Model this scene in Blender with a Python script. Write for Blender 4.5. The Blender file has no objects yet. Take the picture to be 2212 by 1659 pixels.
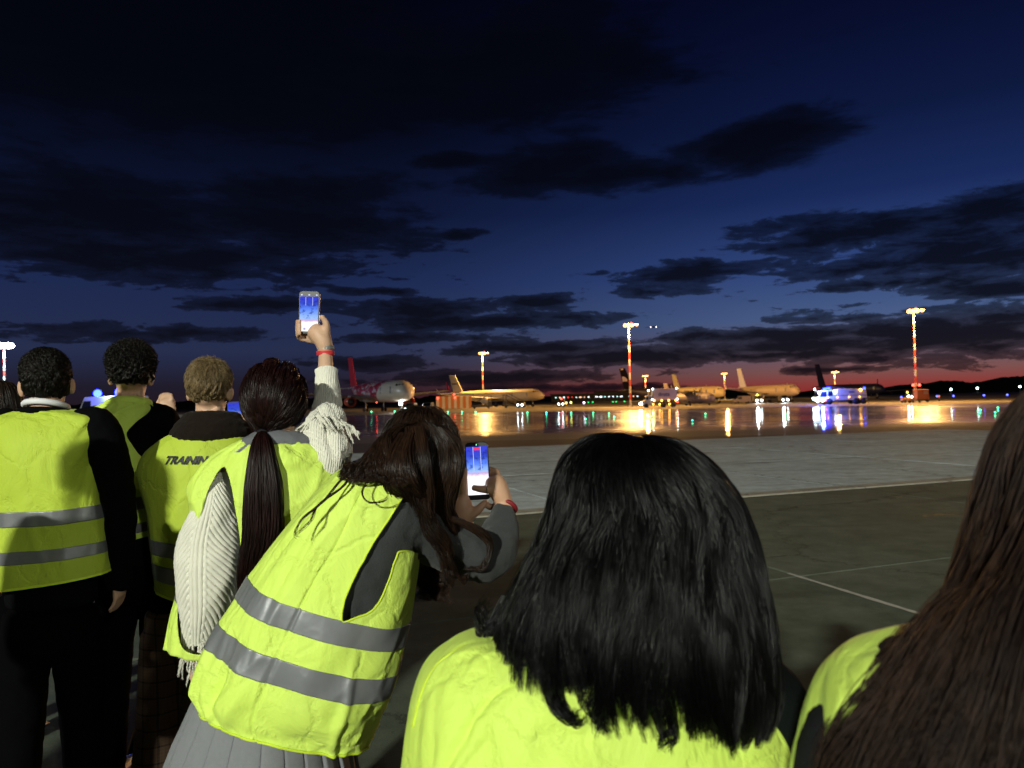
import bpy, math, random
import numpy as np
from mathutils import Vector, Matrix

random.seed(7); RNG = np.random.default_rng(11)
sc = bpy.context.scene
COL = sc.collection
PI = math.pi
R_ = math.radians

# ------------------------------------------------------------------ camera, world, exposure
EYE = Vector((0, 0, 1.57))
PITCH, ROLL, FPX = R_(1.236), R_(1.17), 1599.0
cF = Vector((0, math.cos(PITCH), math.sin(PITCH)))
_U0 = Vector((0, -math.sin(PITCH), math.cos(PITCH))); _X = Vector((1, 0, 0))
cR = _X * math.cos(ROLL) - _U0 * math.sin(ROLL)
cU = _X * math.sin(ROLL) + _U0 * math.cos(ROLL)
cam_d = bpy.data.cameras.new('camera')
cam = bpy.data.objects.new('camera', cam_d); COL.objects.link(cam)
cam_d.sensor_width = 36; cam_d.lens = FPX / 2212 * 36
cam_d.clip_start = 0.05; cam_d.clip_end = 9000
cam_d.dof.use_dof = True; cam_d.dof.focus_distance = 2.5; cam_d.dof.aperture_fstop = 5.2
m = Matrix((cR, cU, -cF)).transposed().to_4x4(); m.translation = EYE
cam.matrix_world = m
sc.camera = cam

sc.render.engine = 'CYCLES'
sc.view_settings.view_transform = 'Standard'; sc.view_settings.look = 'None'
sc.view_settings.gamma = 1; sc.view_settings.exposure = 0
sc.view_settings.use_curve_mapping = False
sc.cycles.use_denoising = True
sc.cycles.max_bounces = 5; sc.cycles.diffuse_bounces = 2; sc.cycles.glossy_bounces = 3
sc.cycles.transparent_max_bounces = 4; sc.cycles.transmission_bounces = 2
sc.cycles.sample_clamp_indirect = 3; sc.cycles.caustics_reflective = False; sc.cycles.caustics_refractive = False

def srgb(r, g, b):
    return tuple(((c / 255) / 12.92 if c / 255 <= .04045 else ((c / 255 + .055) / 1.055) ** 2.4) for c in (r, g, b)) + (1,)

def at(px, py, d):
    """point seen at reference position px,py, d metres ahead"""
    return EYE + cF * d + cR * ((px - 1106) / FPX * d) - cU * ((py - 829.5) / FPX * d)

def proj(P):
    """(N,3) -> px, py"""
    Q = P - np.array(EYE)
    d = Q @ np.array(cF)
    return 1106 + FPX * (Q @ np.array(cR)) / d, 829.5 - FPX * (Q @ np.array(cU)) / d

def gz(x, y):
    t = np.clip((np.asarray(y, float) - 6) / 114, 0, 1)
    return -0.93 * t * t * (3 - 2 * t)

def gpos(px, d):
    P = at(px, 860, d); k = at(px, 861, d) - P
    z = float(gz(P.x, P.y))
    P = P + k * ((z - P.z) / k.z)
    return Vector((P.x, P.y, float(gz(P.x, P.y))))

class NT:
    def __init__(s, tree): s.t = tree; s.n = tree.nodes; s.l = tree.links
    def new(s, typ, **kw):
        n = s.n.new(typ)
        for k, v in kw.items(): setattr(n, k, v)
        return n
    def put(s, sock, v):
        if isinstance(v, bpy.types.NodeSocket): s.l.new(v, sock)
        else: sock.default_value = v
    def math(s, op, a, b=None, c=None, clamp=False):
        n = s.new('ShaderNodeMath', operation=op); n.use_clamp = clamp
        s.put(n.inputs[0], a)
        if b is not None: s.put(n.inputs[1], b)
        if c is not None: s.put(n.inputs[2], c)
        return n.outputs[0]
    def vmath(s, op, a, b=None):
        n = s.new('ShaderNodeVectorMath', operation=op)
        s.put(n.inputs[0], a)
        if b is not None: s.put(n.inputs[1], b)
        return n.outputs['Value'] if op in ('LENGTH', 'DOT_PRODUCT') else n.outputs[0]
    def xyz(s, v):
        n = s.new('ShaderNodeSeparateXYZ'); s.put(n.inputs[0], v); return n.outputs
    def comb(s, x, y, z):
        n = s.new('ShaderNodeCombineXYZ')
        for i, v in enumerate((x, y, z)): s.put(n.inputs[i], v)
        return n.outputs[0]
    def noise(s, vec, scale, detail=4, rough=.5, dist=0):
        n = s.new('ShaderNodeTexNoise'); s.put(n.inputs['Vector'], vec)
        n.inputs['Scale'].default_value = scale; n.inputs['Detail'].default_value = detail
        n.inputs['Roughness'].default_value = rough; n.inputs['Distortion'].default_value = dist
        return n.outputs[0]
    def ramp(s, f, stops, interp='LINEAR'):
        n = s.new('ShaderNodeValToRGB'); cr = n.color_ramp; cr.interpolation = interp
        while len(cr.elements) < len(stops): cr.elements.new(.5)
        for e, (p, c) in zip(cr.elements, stops):
            e.position = p; e.color = c if len(c) == 4 else tuple(c) + (1,)
        s.put(n.inputs[0], f); return n.outputs[0]
    def mix(s, f, a, b, mode='MIX'):
        n = s.new('ShaderNodeMix', data_type='RGBA', blend_type=mode)
        s.put(n.inputs[0], f); s.put(n.inputs[6], a); s.put(n.inputs[7], b); return n.outputs[2]
    def smooth(s, v, a, b):
        n = s.new('ShaderNodeMapRange', interpolation_type='SMOOTHSTEP')
        s.put(n.inputs[0], v); n.inputs[1].default_value = a; n.inputs[2].default_value = b
        return n.outputs[0]

# dusk sky: afterglow low on the right, clouds as bands of real directions
world = bpy.data.worlds.new('World'); sc.world = world; world.use_nodes = True
W = NT(world.node_tree); W.n.clear()
tc = W.new('ShaderNodeTexCoord').outputs['Generated']
x, y, z = W.xyz(tc)
az = W.math('ARCTAN2', x, y)
el = W.math('ARCSINE', z)
elw = W.math('MULTIPLY', el, 1 / R_(45), clamp=True)
def st(deg, *c): return (min(1, deg / 45), srgb(*c))
bright = W.ramp(elw, [st(0, 140, 42, 42), st(.7, 138, 60, 56), st(1.6, 124, 82, 80), st(3.2, 100, 90, 108), st(5.5, 72, 92, 134), st(9, 48, 70, 124), st(14, 25, 42, 90), st(19, 14, 25, 62), st(25, 8, 14, 44), st(30, 5, 8, 30), st(45, 3, 4, 16)])
dark = W.ramp(elw, [st(0, 34, 24, 32), st(1.5, 32, 28, 42), st(4, 38, 46, 76), st(9, 28, 40, 78), st(14, 13, 20, 46), st(20, 5, 8, 22), st(30, 2, 3, 13), st(45, 2, 3, 10)])
daz = W.math('ABSOLUTE', W.math('SUBTRACT', az, R_(30)))
side = W.math('SUBTRACT', 1, W.smooth(daz, R_(2), R_(46)))
skyc = W.mix(side, dark, bright)
p2 = W.comb(az, el, 0)
warp = W.noise(W.vmath('MULTIPLY', p2, (7, 22, 1)), 1.0, 3)
warp2 = W.noise(W.vmath('MULTIPLY', p2, (26, 90, 1)), 1.0, 4, .6)
fb = W.noise(W.comb(W.math('ADD', W.math('MULTIPLY', az, 15), warp), W.math('MULTIPLY', el, 62), .7), 1.0, 9, .66, .3)
fbl = W.noise(W.comb(W.math('MULTIPLY', az, 6), W.math('MULTIPLY', el, 17), .3), 1.0, 4, .52, .3)
hi_ = W.smooth(el, R_(9), R_(17))
fb = W.math('ADD', W.math('MULTIPLY', fb, W.math('SUBTRACT', 1, W.math('MULTIPLY', hi_, .6))), W.math('MULTIPLY', fbl, W.math('MULTIPLY', hi_, .6)))
E = [(1200,370,190,48),(1450,385,120,40),(1600,335,190,52),(1870,500,260,42),(2100,540,230,60),(2150,455,130,40),(1500,590,180,26),(1420,628,120,18),
     (930,670,190,26),(1150,655,120,18),(1060,695,290,22),(2000,715,330,50),(1700,722,300,22),(1400,768,340,24),(1150,752,240,16),(800,785,130,16),(1080,815,300,16),
     (640,490,330,60),(180,470,330,95),(330,722,230,18),(1660,770,260,12),(830,630,90,10),(1010,510,60,14),(350,120,620,190),(1100,180,480,130),(1330,390,330,40),(1700,300,160,50),(350,560,420,50),(700,430,260,60),(1250,838,330,9),(1900,775,70,8),(2030,842,90,4),
     (2060,722,380,50),(1760,742,430,22),(2080,560,330,44),(1800,800,120,8),(900,730,200,12),(1950,610,160,16),(2130,620,120,26),(1820,690,120,12),(1000,360,120,18),(600,660,160,18)]
acc = None
wobx = W.math('MULTIPLY', W.math('SUBTRACT', warp, .5), .05)
woby = W.math('MULTIPLY', W.math('SUBTRACT', warp2, .5), .012)
pw = W.comb(W.math('ADD', az, wobx), W.math('ADD', el, woby), 0)
for cx, cy, rx, ry in E:
    a = math.atan((cx - 1106) / FPX); e = (864 - .0205 * (cx - 1106) - cy) / FPX * math.cos(a)
    v = W.vmath('MULTIPLY', W.vmath('SUBTRACT', pw, (a, e, 0)), (FPX / rx, FPX / ry, 1))
    g = W.math('SUBTRACT', 1.5, W.math('MULTIPLY', W.vmath('LENGTH', v), 1.4))
    acc = g if acc is None else W.math('SMOOTH_MAX', acc, g, .25)
acc = W.math('MAXIMUM', acc, -.85)
D = W.math('ADD', acc, W.math('ADD', W.math('MULTIPLY', W.math('SUBTRACT', fb, .5), 4.2), .03))
cloud = W.smooth(W.math('DIVIDE', D, W.math('MULTIPLY_ADD', hi_, 1.1, 1)), -.02, .28)
cl_top = W.ramp(elw, [st(0, 22, 13, 20), st(2, 16, 14, 22), st(6, 11, 12, 21), st(12, 7, 9, 19), st(22, 4, 6, 15), st(45, 2, 3, 10)])
thick = W.smooth(D, .2, 1.3)
cl = W.mix(thick, W.mix(.25, cl_top, skyc), cl_top)
final = W.mix(W.math('MULTIPLY', cloud, .96), skyc, cl)
low = W.math('LESS_THAN', z, -0.002)
final = W.mix(low, final, srgb(10, 9, 12))
bg = W.new('ShaderNodeBackground'); W.put(bg.inputs[0], final); bg.inputs[1].default_value = 1.0
wo = W.new('ShaderNodeOutputWorld'); W.l.new(bg.outputs[0], wo.inputs[0])
world.cycles.sampling_method = 'AUTOMATIC'

# faint last light of the set sun, low on the right
sd = bpy.data.lights.new('sun', 'SUN'); sd.energy = 0.006; sd.angle = R_(12); sd.color = (1, .55, .45)
so = bpy.data.objects.new('sun', sd); COL.objects.link(so)
so.rotation_euler = (R_(86), 0, R_(180 - 30))

# ------------------------------------------------------------------ helpers
MATS = {}
def mat(name, col=(.5, .5, .5), rough=.6, metal=0., spec=.5, bump=0., bscale=60., var=0., vscale=8., sheen=0., emit=None, estr=0., coat=0., stretch=(1, 1, 1), coords='Object'):
    if name in MATS: return MATS[name]
    m = bpy.data.materials.new(name); m.use_nodes = True; MATS[name] = m
    T = NT(m.node_tree); b = T.n['Principled BSDF']
    c = tuple(col) + (1,) if len(col) == 3 else col
    b.inputs['Base Color'].default_value = c
    b.inputs['Roughness'].default_value = rough; b.inputs['Metallic'].default_value = metal
    b.inputs['Specular IOR Level'].default_value = spec
    if sheen: b.inputs['Sheen Weight'].default_value = sheen
    if coat: b.inputs['Coat Weight'].default_value = coat
    if emit is not None:
        b.inputs['Emission Color'].default_value = tuple(emit) + (1,); b.inputs['Emission Strength'].default_value = estr
    if var or bump:
        tc = T.new('ShaderNodeTexCoord').outputs[coords]
        tc = T.vmath('MULTIPLY', tc, stretch)
        if var:
            n = T.noise(tc, vscale, 5, .6)
            f = T.math('MULTIPLY_ADD', T.math('SUBTRACT', n, .5), 2 * var, 1)
            vm = T.vmath('MULTIPLY', c[:3], T.comb(f, f, f)); T.put(b.inputs['Base Color'], vm)
        if bump:
            n = T.noise(tc, bscale, 3, .6)
            bn = T.new('ShaderNodeBump'); bn.inputs['Strength'].default_value = bump; bn.inputs['Distance'].default_value = .004
            T.put(bn.inputs['Height'], n); T.put(b.inputs['Normal'], bn.outputs[0])
    return m

def glow(name, col, strength):
    if name in MATS: return MATS[name]
    m = bpy.data.materials.new(name); m.use_nodes = True; MATS[name] = m
    T = NT(m.node_tree); T.n.clear()
    e = T.new('ShaderNodeEmission'); e.inputs[0].default_value = tuple(col) + (1,); e.inputs[1].default_value = strength
    o = T.new('ShaderNodeOutputMaterial'); T.l.new(e.outputs[0], o.inputs[0])
    return m

def tag(o, label=None, cat=None, group=None, kind=None):
    if label: o['label'] = label
    if cat: o['category'] = cat
    if group: o['group'] = group
    if kind: o['kind'] = kind
    return o

def empty(name, loc, rz=0., label=None, cat=None, group=None):
    o = bpy.data.objects.new(name, None); COL.objects.link(o)
    o.location = loc; o.rotation_euler = (0, 0, rz); o.empty_display_size = .2
    return tag(o, label, cat, group)

def mesh_from(name, V, F, smooth=True):
    me = bpy.data.meshes.new(name)
    V = np.asarray(V, dtype=np.float32)
    if isinstance(F, np.ndarray):
        k = F.shape[1]
        me.vertices.add(len(V)); me.vertices.foreach_set('co', V.ravel())
        me.loops.add(F.size); me.loops.foreach_set('vertex_index', F.ravel().astype(np.int32))
        me.polygons.add(len(F)); me.polygons.foreach_set('loop_start', np.arange(0, F.size, k, dtype=np.int32))
        me.update(calc_edges=True)
    else:
        me.from_pydata([tuple(map(float, v)) for v in V], [], F)
    if smooth: me.polygons.foreach_set('use_smooth', np.ones(len(me.polygons), dtype=bool))
    me.update()
    return me

def put(name, me, material, parent=None, world=False, label=None, cat=None, group=None, kind=None):
    """link a mesh; with world=True its coordinates are scene coordinates and are moved under the parent"""
    o = bpy.data.objects.new(name, me); COL.objects.link(o)
    if material is not None: me.materials.append(material)
    if parent is not None:
        o.parent = parent
        if world:
            r = parent
            while r.parent is not None: r = r.parent
            me.transform(Matrix.Translation(-r.location))
    elif world:
        me.update()
    return tag(o, label, cat, group, kind)

class MB:
    """mesh builder"""
    def __init__(s): s.V = []; s.F = []
    def add(s, V, F):
        b = len(s.V); s.V += [tuple(map(float, v)) for v in V]; s.F += [tuple(b + i for i in f) for f in F]; return s
    def box(s, c, size, rz=0., ry=0.):
        M = Matrix.Rotation(rz, 3, 'Z') @ Matrix.Rotation(ry, 3, 'Y')
        h = [v / 2 for v in size]; V = []
        for sx in (-1, 1):
            for sy in (-1, 1):
                for sz in (-1, 1): V.append(Vector(c) + M @ Vector((sx * h[0], sy * h[1], sz * h[2])))
        return s.add(V, [(0, 1, 3, 2), (4, 6, 7, 5), (0, 4, 5, 1), (2, 3, 7, 6), (0, 2, 6, 4), (1, 5, 7, 3)])
    def tube(s, pts, rad, n=12, cap=True, flat=None):
        V, F = tube_vf([Vector(p) for p in pts], rad, n, cap, flat); return s.add(V, F)
    def ball(s, c, r, n=12, m=8, M=None):
        r = (r, r, r) if isinstance(r, (int, float)) else r
        V = [(0, 0, r[2])]
        for j in range(1, m):
            t = PI * j / m
            for i in range(n): V.append((r[0] * math.sin(t) * math.cos(2 * PI * i / n), r[1] * math.sin(t) * math.sin(2 * PI * i / n), r[2] * math.cos(t)))
        V.append((0, 0, -r[2])); F = [(0, 1 + i, 1 + (i + 1) % n) for i in range(n)]
        for j in range(m - 2):
            for i in range(n): F.append((1 + j * n + i, 1 + (j + 1) * n + i, 1 + (j + 1) * n + (i + 1) % n, 1 + j * n + (i + 1) % n))
        k = 1 + (m - 2) * n; L = len(V) - 1
        F += [(k + i, L, k + (i + 1) % n) for i in range(n)]
        c = Vector(c); M = M or Matrix.Identity(3)
        return s.add([c + M @ Vector(v) for v in V], F)
    def prism(s, poly, axis, a, b):
        """extrude 2D polygon; axis 'x','y','z' gives the extrusion direction from a to b"""
        def P(u, v, w): return {'x': (w, u, v), 'y': (u, w, v), 'z': (u, v, w)}[axis]
        n = len(poly); V = [P(u, v, a) for u, v in poly] + [P(u, v, b) for u, v in poly]
        return s.add(V, [tuple(range(n)), tuple(range(2 * n - 1, n - 1, -1))] + [(i, i + n, (i + 1) % n + n, (i + 1) % n) for i in range(n)])
    def build(s, name, material, parent=None, smooth=False, world=False, bevel=0., fix=True, **kw):
        me = mesh_from(name, s.V, s.F, smooth)
        if fix:
            import bmesh
            bm = bmesh.new(); bm.from_mesh(me); bmesh.ops.recalc_face_normals(bm, faces=bm.faces); bm.to_mesh(me); bm.free()
        o = put(name, me, material, parent, world, **kw)
        if bevel:
            md = o.modifiers.new('bevel', 'BEVEL'); md.width = bevel; md.segments = 2; md.limit_method = 'ANGLE'
        return o

def crom(P, n):
    """Catmull-Rom resample; P (k,c) array, n samples"""
    P = np.asarray(P, float); k = len(P)
    if k == 2: return P[0] + (P[1] - P[0]) * np.linspace(0, 1, n)[:, None]
    Q = np.vstack([2 * P[0] - P[1], P, 2 * P[-1] - P[-2]])
    t = np.linspace(0, k - 1, n); i = np.minimum(t.astype(int), k - 2); f = (t - i)[:, None]
    a, b, c, d = Q[i], Q[i + 1], Q[i + 2], Q[i + 3]
    return .5 * (2 * b + (c - a) * f + (2 * a - 5 * b + 4 * c - d) * f * f + (3 * b - a - 3 * c + d) * f ** 3)

def tube_vf(pts, rad, n=12, cap=True, flat=None):
    k = len(pts)
    if isinstance(rad, (int, float)): rad = [rad] * k
    V = []; F = []
    T = [(pts[min(i + 1, k - 1)] - pts[max(i - 1, 0)]).normalized() for i in range(k)]
    nrm = T[0].orthogonal().normalized() if flat is None else (Vector(flat[0]) - T[0] * T[0].dot(Vector(flat[0]))).normalized()
    for i in range(k):
        nrm = (nrm - T[i] * nrm.dot(T[i]))
        nrm = nrm.normalized() if nrm.length > 1e-6 else T[i].orthogonal().normalized()
        bn = T[i].cross(nrm)
        fl = 1 if flat is None else flat[1]
        for j in range(n):
            a = 2 * PI * j / n
            V.append(pts[i] + nrm * (math.cos(a) * rad[i] * fl) + bn * (math.sin(a) * rad[i]))
    for i in range(k - 1):
        for j in range(n): F.append((i * n + j, i * n + (j + 1) % n, (i + 1) * n + (j + 1) % n, (i + 1) * n + j))
    if cap:
        a = len(V); V.append(pts[0] - T[0] * rad[0] * .45); V.append(pts[-1] + T[-1] * rad[-1] * .45)
        for j in range(n):
            F.append((a, (j + 1) % n, j)); F.append((a + 1, (k - 1) * n + j, (k - 1) * n + (j + 1) % n))
    return V, F

def smooth_path(pts, rad, n):
    A = crom([list(p) + [r] for p, r in zip(pts, rad)], n)
    return [Vector(a[:3]) for a in A], [float(a[3]) for a in A]

def _h(i, j, s):
    v = np.sin(i * 127.1 + j * 311.7 + s * 74.7) * 43758.5453
    return v - np.floor(v)
def vn(x, y, s=0):
    i = np.floor(x); j = np.floor(y); f = x - i; g = y - j
    f = f * f * (3 - 2 * f); g = g * g * (3 - 2 * g)
    return ((_h(i, j, s) * (1 - f) + _h(i + 1, j, s) * f) * (1 - g) + (_h(i, j + 1, s) * (1 - f) + _h(i + 1, j + 1, s) * f) * g) * 2 - 1
def fbm(x, y, s=0, o=3):
    return sum(vn(x * 2 ** k, y * 2 ** k, s + k * 13) / 2 ** k for k in range(o))
def ridge(x, y, s=0):
    return 1 - np.abs(vn(x, y, s)) * 2

def sdpoly(x, y, poly):
    """signed distance, negative inside"""
    x = np.asarray(x); y = np.asarray(y); d = np.full(x.shape, 1e18); inside = np.zeros(x.shape, bool)
    n = len(poly)
    for i in range(n):
        ax, ay = poly[i]; bx, by = poly[(i + 1) % n]
        ex, ey = bx - ax, by - ay; wx, wy = x - ax, y - ay
        t = np.clip((wx * ex + wy * ey) / (ex * ex + ey * ey), 0, 1)
        d = np.minimum(d, (wx - ex * t) ** 2 + (wy - ey * t) ** 2)
        c = ((ay > y) != (by > y))
        xi = ax + (y - ay) / (by - ay + 1e-12) * ex
        inside ^= c & (x < xi)
    d = np.sqrt(d)
    return np.where(inside, -d, d)

def smooth_poly(poly, n=80):
    P = np.array(list(poly) + [poly[0]], float)
    k = len(poly); Q = np.vstack([P[-2], P, P[1]])
    t = np.linspace(0, k, n, endpoint=False); i = t.astype(int); f = (t - i)[:, None]
    a, b, c, d = Q[i], Q[i + 1], Q[i + 2], Q[np.minimum(i + 3, len(Q) - 1)]
    R = .5 * (2 * b + (c - a) * f + (2 * a - 5 * b + 4 * c - d) * f * f + (3 * b - a - 3 * c + d) * f ** 3)
    return [tuple(r) for r in R]

class Loft:
    """secs: (L, R, depth_back, depth_front); L and R are points on the left and right outline"""
    def __init__(s, secs, p=2.4, ref=None):
        s.p = p
        A = []
        C = [(Vector(a[0]) + Vector(a[1])) / 2 for a in secs]
        for i, (L, R, db, df) in enumerate(secs):
            T = (C[min(i + 1, len(C) - 1)] - C[max(i - 1, 0)]).normalized()
            r = (Vector(R) - Vector(L)); w = r.length / 2; r.normalize()
            B = r.cross(T).normalized()
            A.append(list(C[i]) + list(r) + list(B) + [w, db, df])
        s.A = np.array(A)
    def ev(s, u, v, off=0., disp=None, scale=1.):
        """u,v arrays of one shape in 0..1 -> points (…,3), moved off outward, disp(u,v) added"""
        k = len(s.A); T = crom(s.A, 241)
        vi = np.clip(v, 0, 1) * 240; i = np.minimum(vi.astype(int), 239); f = (vi - i)[..., None]
        X = T[i] * (1 - f) + T[i + 1] * f
        th = 2 * PI * u; c, sn = np.cos(th), np.sin(th)
        e = 2 / s.p
        cx = np.sign(c) * np.abs(c) ** e; sx = np.sign(sn) * np.abs(sn) ** e
        dep = np.where(sx > 0, X[..., 10], X[..., 11])
        o = off + (disp(u, v) if disp else 0)
        w = X[..., 9] * scale + o; dep = dep * scale + o
        return X[..., 0:3] + X[..., 3:6] * (w * cx)[..., None] + X[..., 6:9] * (dep * sx)[..., None]

def grid_faces(P, g=None, wrap=True):
    nu, nv = P.shape[:2]
    V = P.reshape(-1, 3); idx = np.arange(nu * nv).reshape(nu, nv)
    a = idx if wrap else idx[:-1]; b = np.roll(idx, -1, 0) if wrap else idx[1:]
    Q = np.stack([a[:, :-1], b[:, :-1], b[:, 1:], a[:, 1:]], -1).reshape(-1, 4)
    if g is None: return V, Q
    gf = g.reshape(-1); s = (gf[Q] > 0).sum(1)
    full = Q[s == 4]; part = Q[(s > 0) & (s < 4)]
    V = list(V); F = [tuple(q) for q in full]; cache = {}
    for q in part:
        poly = []
        for i in range(4):
            p, r = int(q[i]), int(q[(i + 1) % 4]); gp, gr = gf[p], gf[r]
            if gp > 0: poly.append(p)
            if (gp > 0) != (gr > 0):
                k = (min(p, r), max(p, r))
                if k not in cache:
                    t = gp / (gp - gr); cache[k] = len(V); V.append(V[p] * (1 - t) + V[r] * t)
                poly.append(cache[k])
        if len(poly) >= 3: F.append(tuple(poly))
    used = sorted({i for f in F for i in f}); mp = {o: n for n, o in enumerate(used)}
    return np.array([V[i] for i in used]), [tuple(mp[i] for i in f) for f in F]

def cloth(name, loft, material, parent, nu=150, nv=170, u=(0, 1), v=(0, 1), off=0., disp=None, hole=None, thick=.003, label=None, wrap=None, gfun=None):
    wrap = (u == (0, 1)) if wrap is None else wrap
    uu = np.linspace(u[0], u[1], nu, endpoint=not wrap); 
    U = np.repeat(uu[:, None], nv, 1)
    if callable(v):
        v0, v1 = v(uu); t = np.linspace(0, 1, nv)[None, :]; Vv = v0[:, None] * (1 - t) + v1[:, None] * t
    else: Vv = np.repeat(np.linspace(v[0], v[1], nv)[None, :], nu, 0)
    P = loft.ev(U, Vv, off, disp)
    g = None
    if hole is not None:
        px, py = proj(P.reshape(-1, 3)); px = px.reshape(nu, nv); py = py.reshape(nu, nv)
        g = np.full((nu, nv), 1e3)
        for poly, u0, u1 in hole:
            s = sdpoly(px, py, poly)
            face = ((U % 1) >= u0) & ((U % 1) <= u1)
            g = np.where(face, np.minimum(g, s), g)
    if gfun is not None:
        h = gfun(U, Vv); g = h if g is None else np.minimum(g, h)
    V, F = grid_faces(P, g, wrap)
    me = mesh_from(name, V, F)
    o = put(name, me, material, parent, True, label=label)
    if thick:
        md = o.modifiers.new('thickness', 'SOLIDIFY'); md.thickness = thick; md.offset = -1
    return o

def blend(name, mb, material, parent, voxel=.008, smooth=5, disp=0., dscale=.06, label=None):
    """grow one continuous surface round the builder's closed shapes"""
    me = mesh_from(name, mb.V, mb.F)
    o = put(name, me, None, parent, True, label=label)
    r = o.modifiers.new('remesh', 'REMESH'); r.mode = 'VOXEL'; r.voxel_size = voxel; r.use_smooth_shade = True
    s = o.modifiers.new('smooth', 'SMOOTH'); s.factor = .6; s.iterations = smooth
    if disp:
        tx = bpy.data.textures.new('folds', 'CLOUDS'); tx.noise_scale = dscale; tx.noise_depth = 2
        d = o.modifiers.new('folds', 'DISPLACE'); d.texture = tx; d.strength = disp; d.texture_coords = 'LOCAL'; d.mid_level = .5
    dg = bpy.context.evaluated_depsgraph_get()
    new = bpy.data.meshes.new_from_object(o.evaluated_get(dg)); o.modifiers.clear(); old = o.data; o.data = new; bpy.data.meshes.remove(old)
    new.name = name; new.materials.clear(); new.materials.append(material)
    new.polygons.foreach_set('use_smooth', np.ones(len(new.polygons), dtype=bool))
    return o
# ------------------------------------------------------------------ ground
def ground_mat():
    m = bpy.data.materials.new('tarmac'); m.use_nodes = True; T = NT(m.node_tree); b = T.n['Principled BSDF']
    tc = T.new('ShaderNodeTexCoord').outputs['Object']
    x, y, z = T.xyz(tc)
    n1 = T.noise(T.vmath('MULTIPLY', tc, (.03, .09, 1)), 1, 5, .6)
    n2 = T.noise(T.vmath('MULTIPLY', tc, (.25, .9, 1)), 1, 5, .6)
    yy = T.math('ADD', y, T.math('MULTIPLY', T.math('SUBTRACT', n1, .5), 26))
    yy = T.math('ADD', yy, T.math('MULTIPLY', T.math('SUBTRACT', n2, .5), 6))
    wet = T.math('MULTIPLY', T.smooth(yy, 33, 46), T.math('SUBTRACT', 1, T.smooth(T.math('ADD', y, T.math('MULTIPLY', x, .1)), 147, 153)))
    far = T.smooth(T.math('ADD', y, T.math('MULTIPLY', x, .1)), 149, 151)
    grass = T.smooth(y, 360, 380)
    fine = T.noise(tc, 45, 4, .7)
    near = T.mix(n2, (.05, .047, .04, 1), (.10, .095, .08, 1)); near = T.mix(T.math('LESS_THAN', y, 31), near, (.012, .012, .011, 1))
    asph = T.mix(n2, (.018, .018, .021, 1), (.034, .033, .036, 1))
    c = T.mix(wet, near, asph)
    apr = T.mix(T.noise(T.vmath('MULTIPLY', tc, (.06, .3, 1)), 1, 4), (.16, .145, .12, 1), (.27, .25, .2, 1))
    c = T.mix(far, c, apr); c = T.mix(grass, c, (.02, .025, .012, 1))
    c = T.mix(T.math('MULTIPLY', fine, .3), c, (0.01, 0.01, 0.01, 1))
    T.put(b.inputs['Base Color'], c)
    dryspot = T.smooth(T.noise(T.vmath('MULTIPLY', tc, (.05, .22, 1)), 1, 4, .6), .48, .60)
    r = T.math('SUBTRACT', .75, T.math('MULTIPLY', wet, T.math('SUBTRACT', .5, T.math('MULTIPLY', dryspot, .12))))
    T.put(b.inputs['Roughness'], r)
    cw = T.math('MULTIPLY', wet, T.math('SUBTRACT', 1, T.math('MULTIPLY', dryspot, .75)))
    T.put(b.inputs['Coat Weight'], cw); b.inputs['Coat Roughness'].default_value = .07
    T.put(b.inputs['Specular IOR Level'], T.math('ADD', .25, T.math('MULTIPLY', wet, .5)))
    bn = T.new('ShaderNodeBump'); bn.inputs['Strength'].default_value = .35; bn.inputs['Distance'].default_value = .01
    T.put(bn.inputs['Height'], fine); T.put(b.inputs['Normal'], bn.outputs[0])
    b2 = T.new('ShaderNodeBump'); b2.inputs['Strength'].default_value = .12; b2.inputs['Distance'].default_value = .02
    T.put(b2.inputs['Height'], T.noise(T.vmath('MULTIPLY', tc, (.8, .8, 1)), 1, 3)); T.put(b.inputs['Coat Normal'], b2.outputs[0])
    return m

xs = np.concatenate([-np.geomspace(3000, 40, 14), np.linspace(-30, 30, 13), np.geomspace(40, 3000, 14)])
ys = np.concatenate([[-400, -100, -20], np.linspace(0, 130, 66), np.geomspace(140, 5000, 24)])
V = []
for yv in ys:
    for xv in xs: V.append((xv, yv, float(gz(xv, yv)) - (.03 if yv < 30 else .0)))
nx = len(xs)
F = np.array([(j * nx + i, j * nx + i + 1, (j + 1) * nx + i + 1, (j + 1) * nx + i) for j in range(len(ys) - 1) for i in range(nx - 1)])
put('ground', mesh_from('ground', V, F), ground_mat(), kind='structure')

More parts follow.
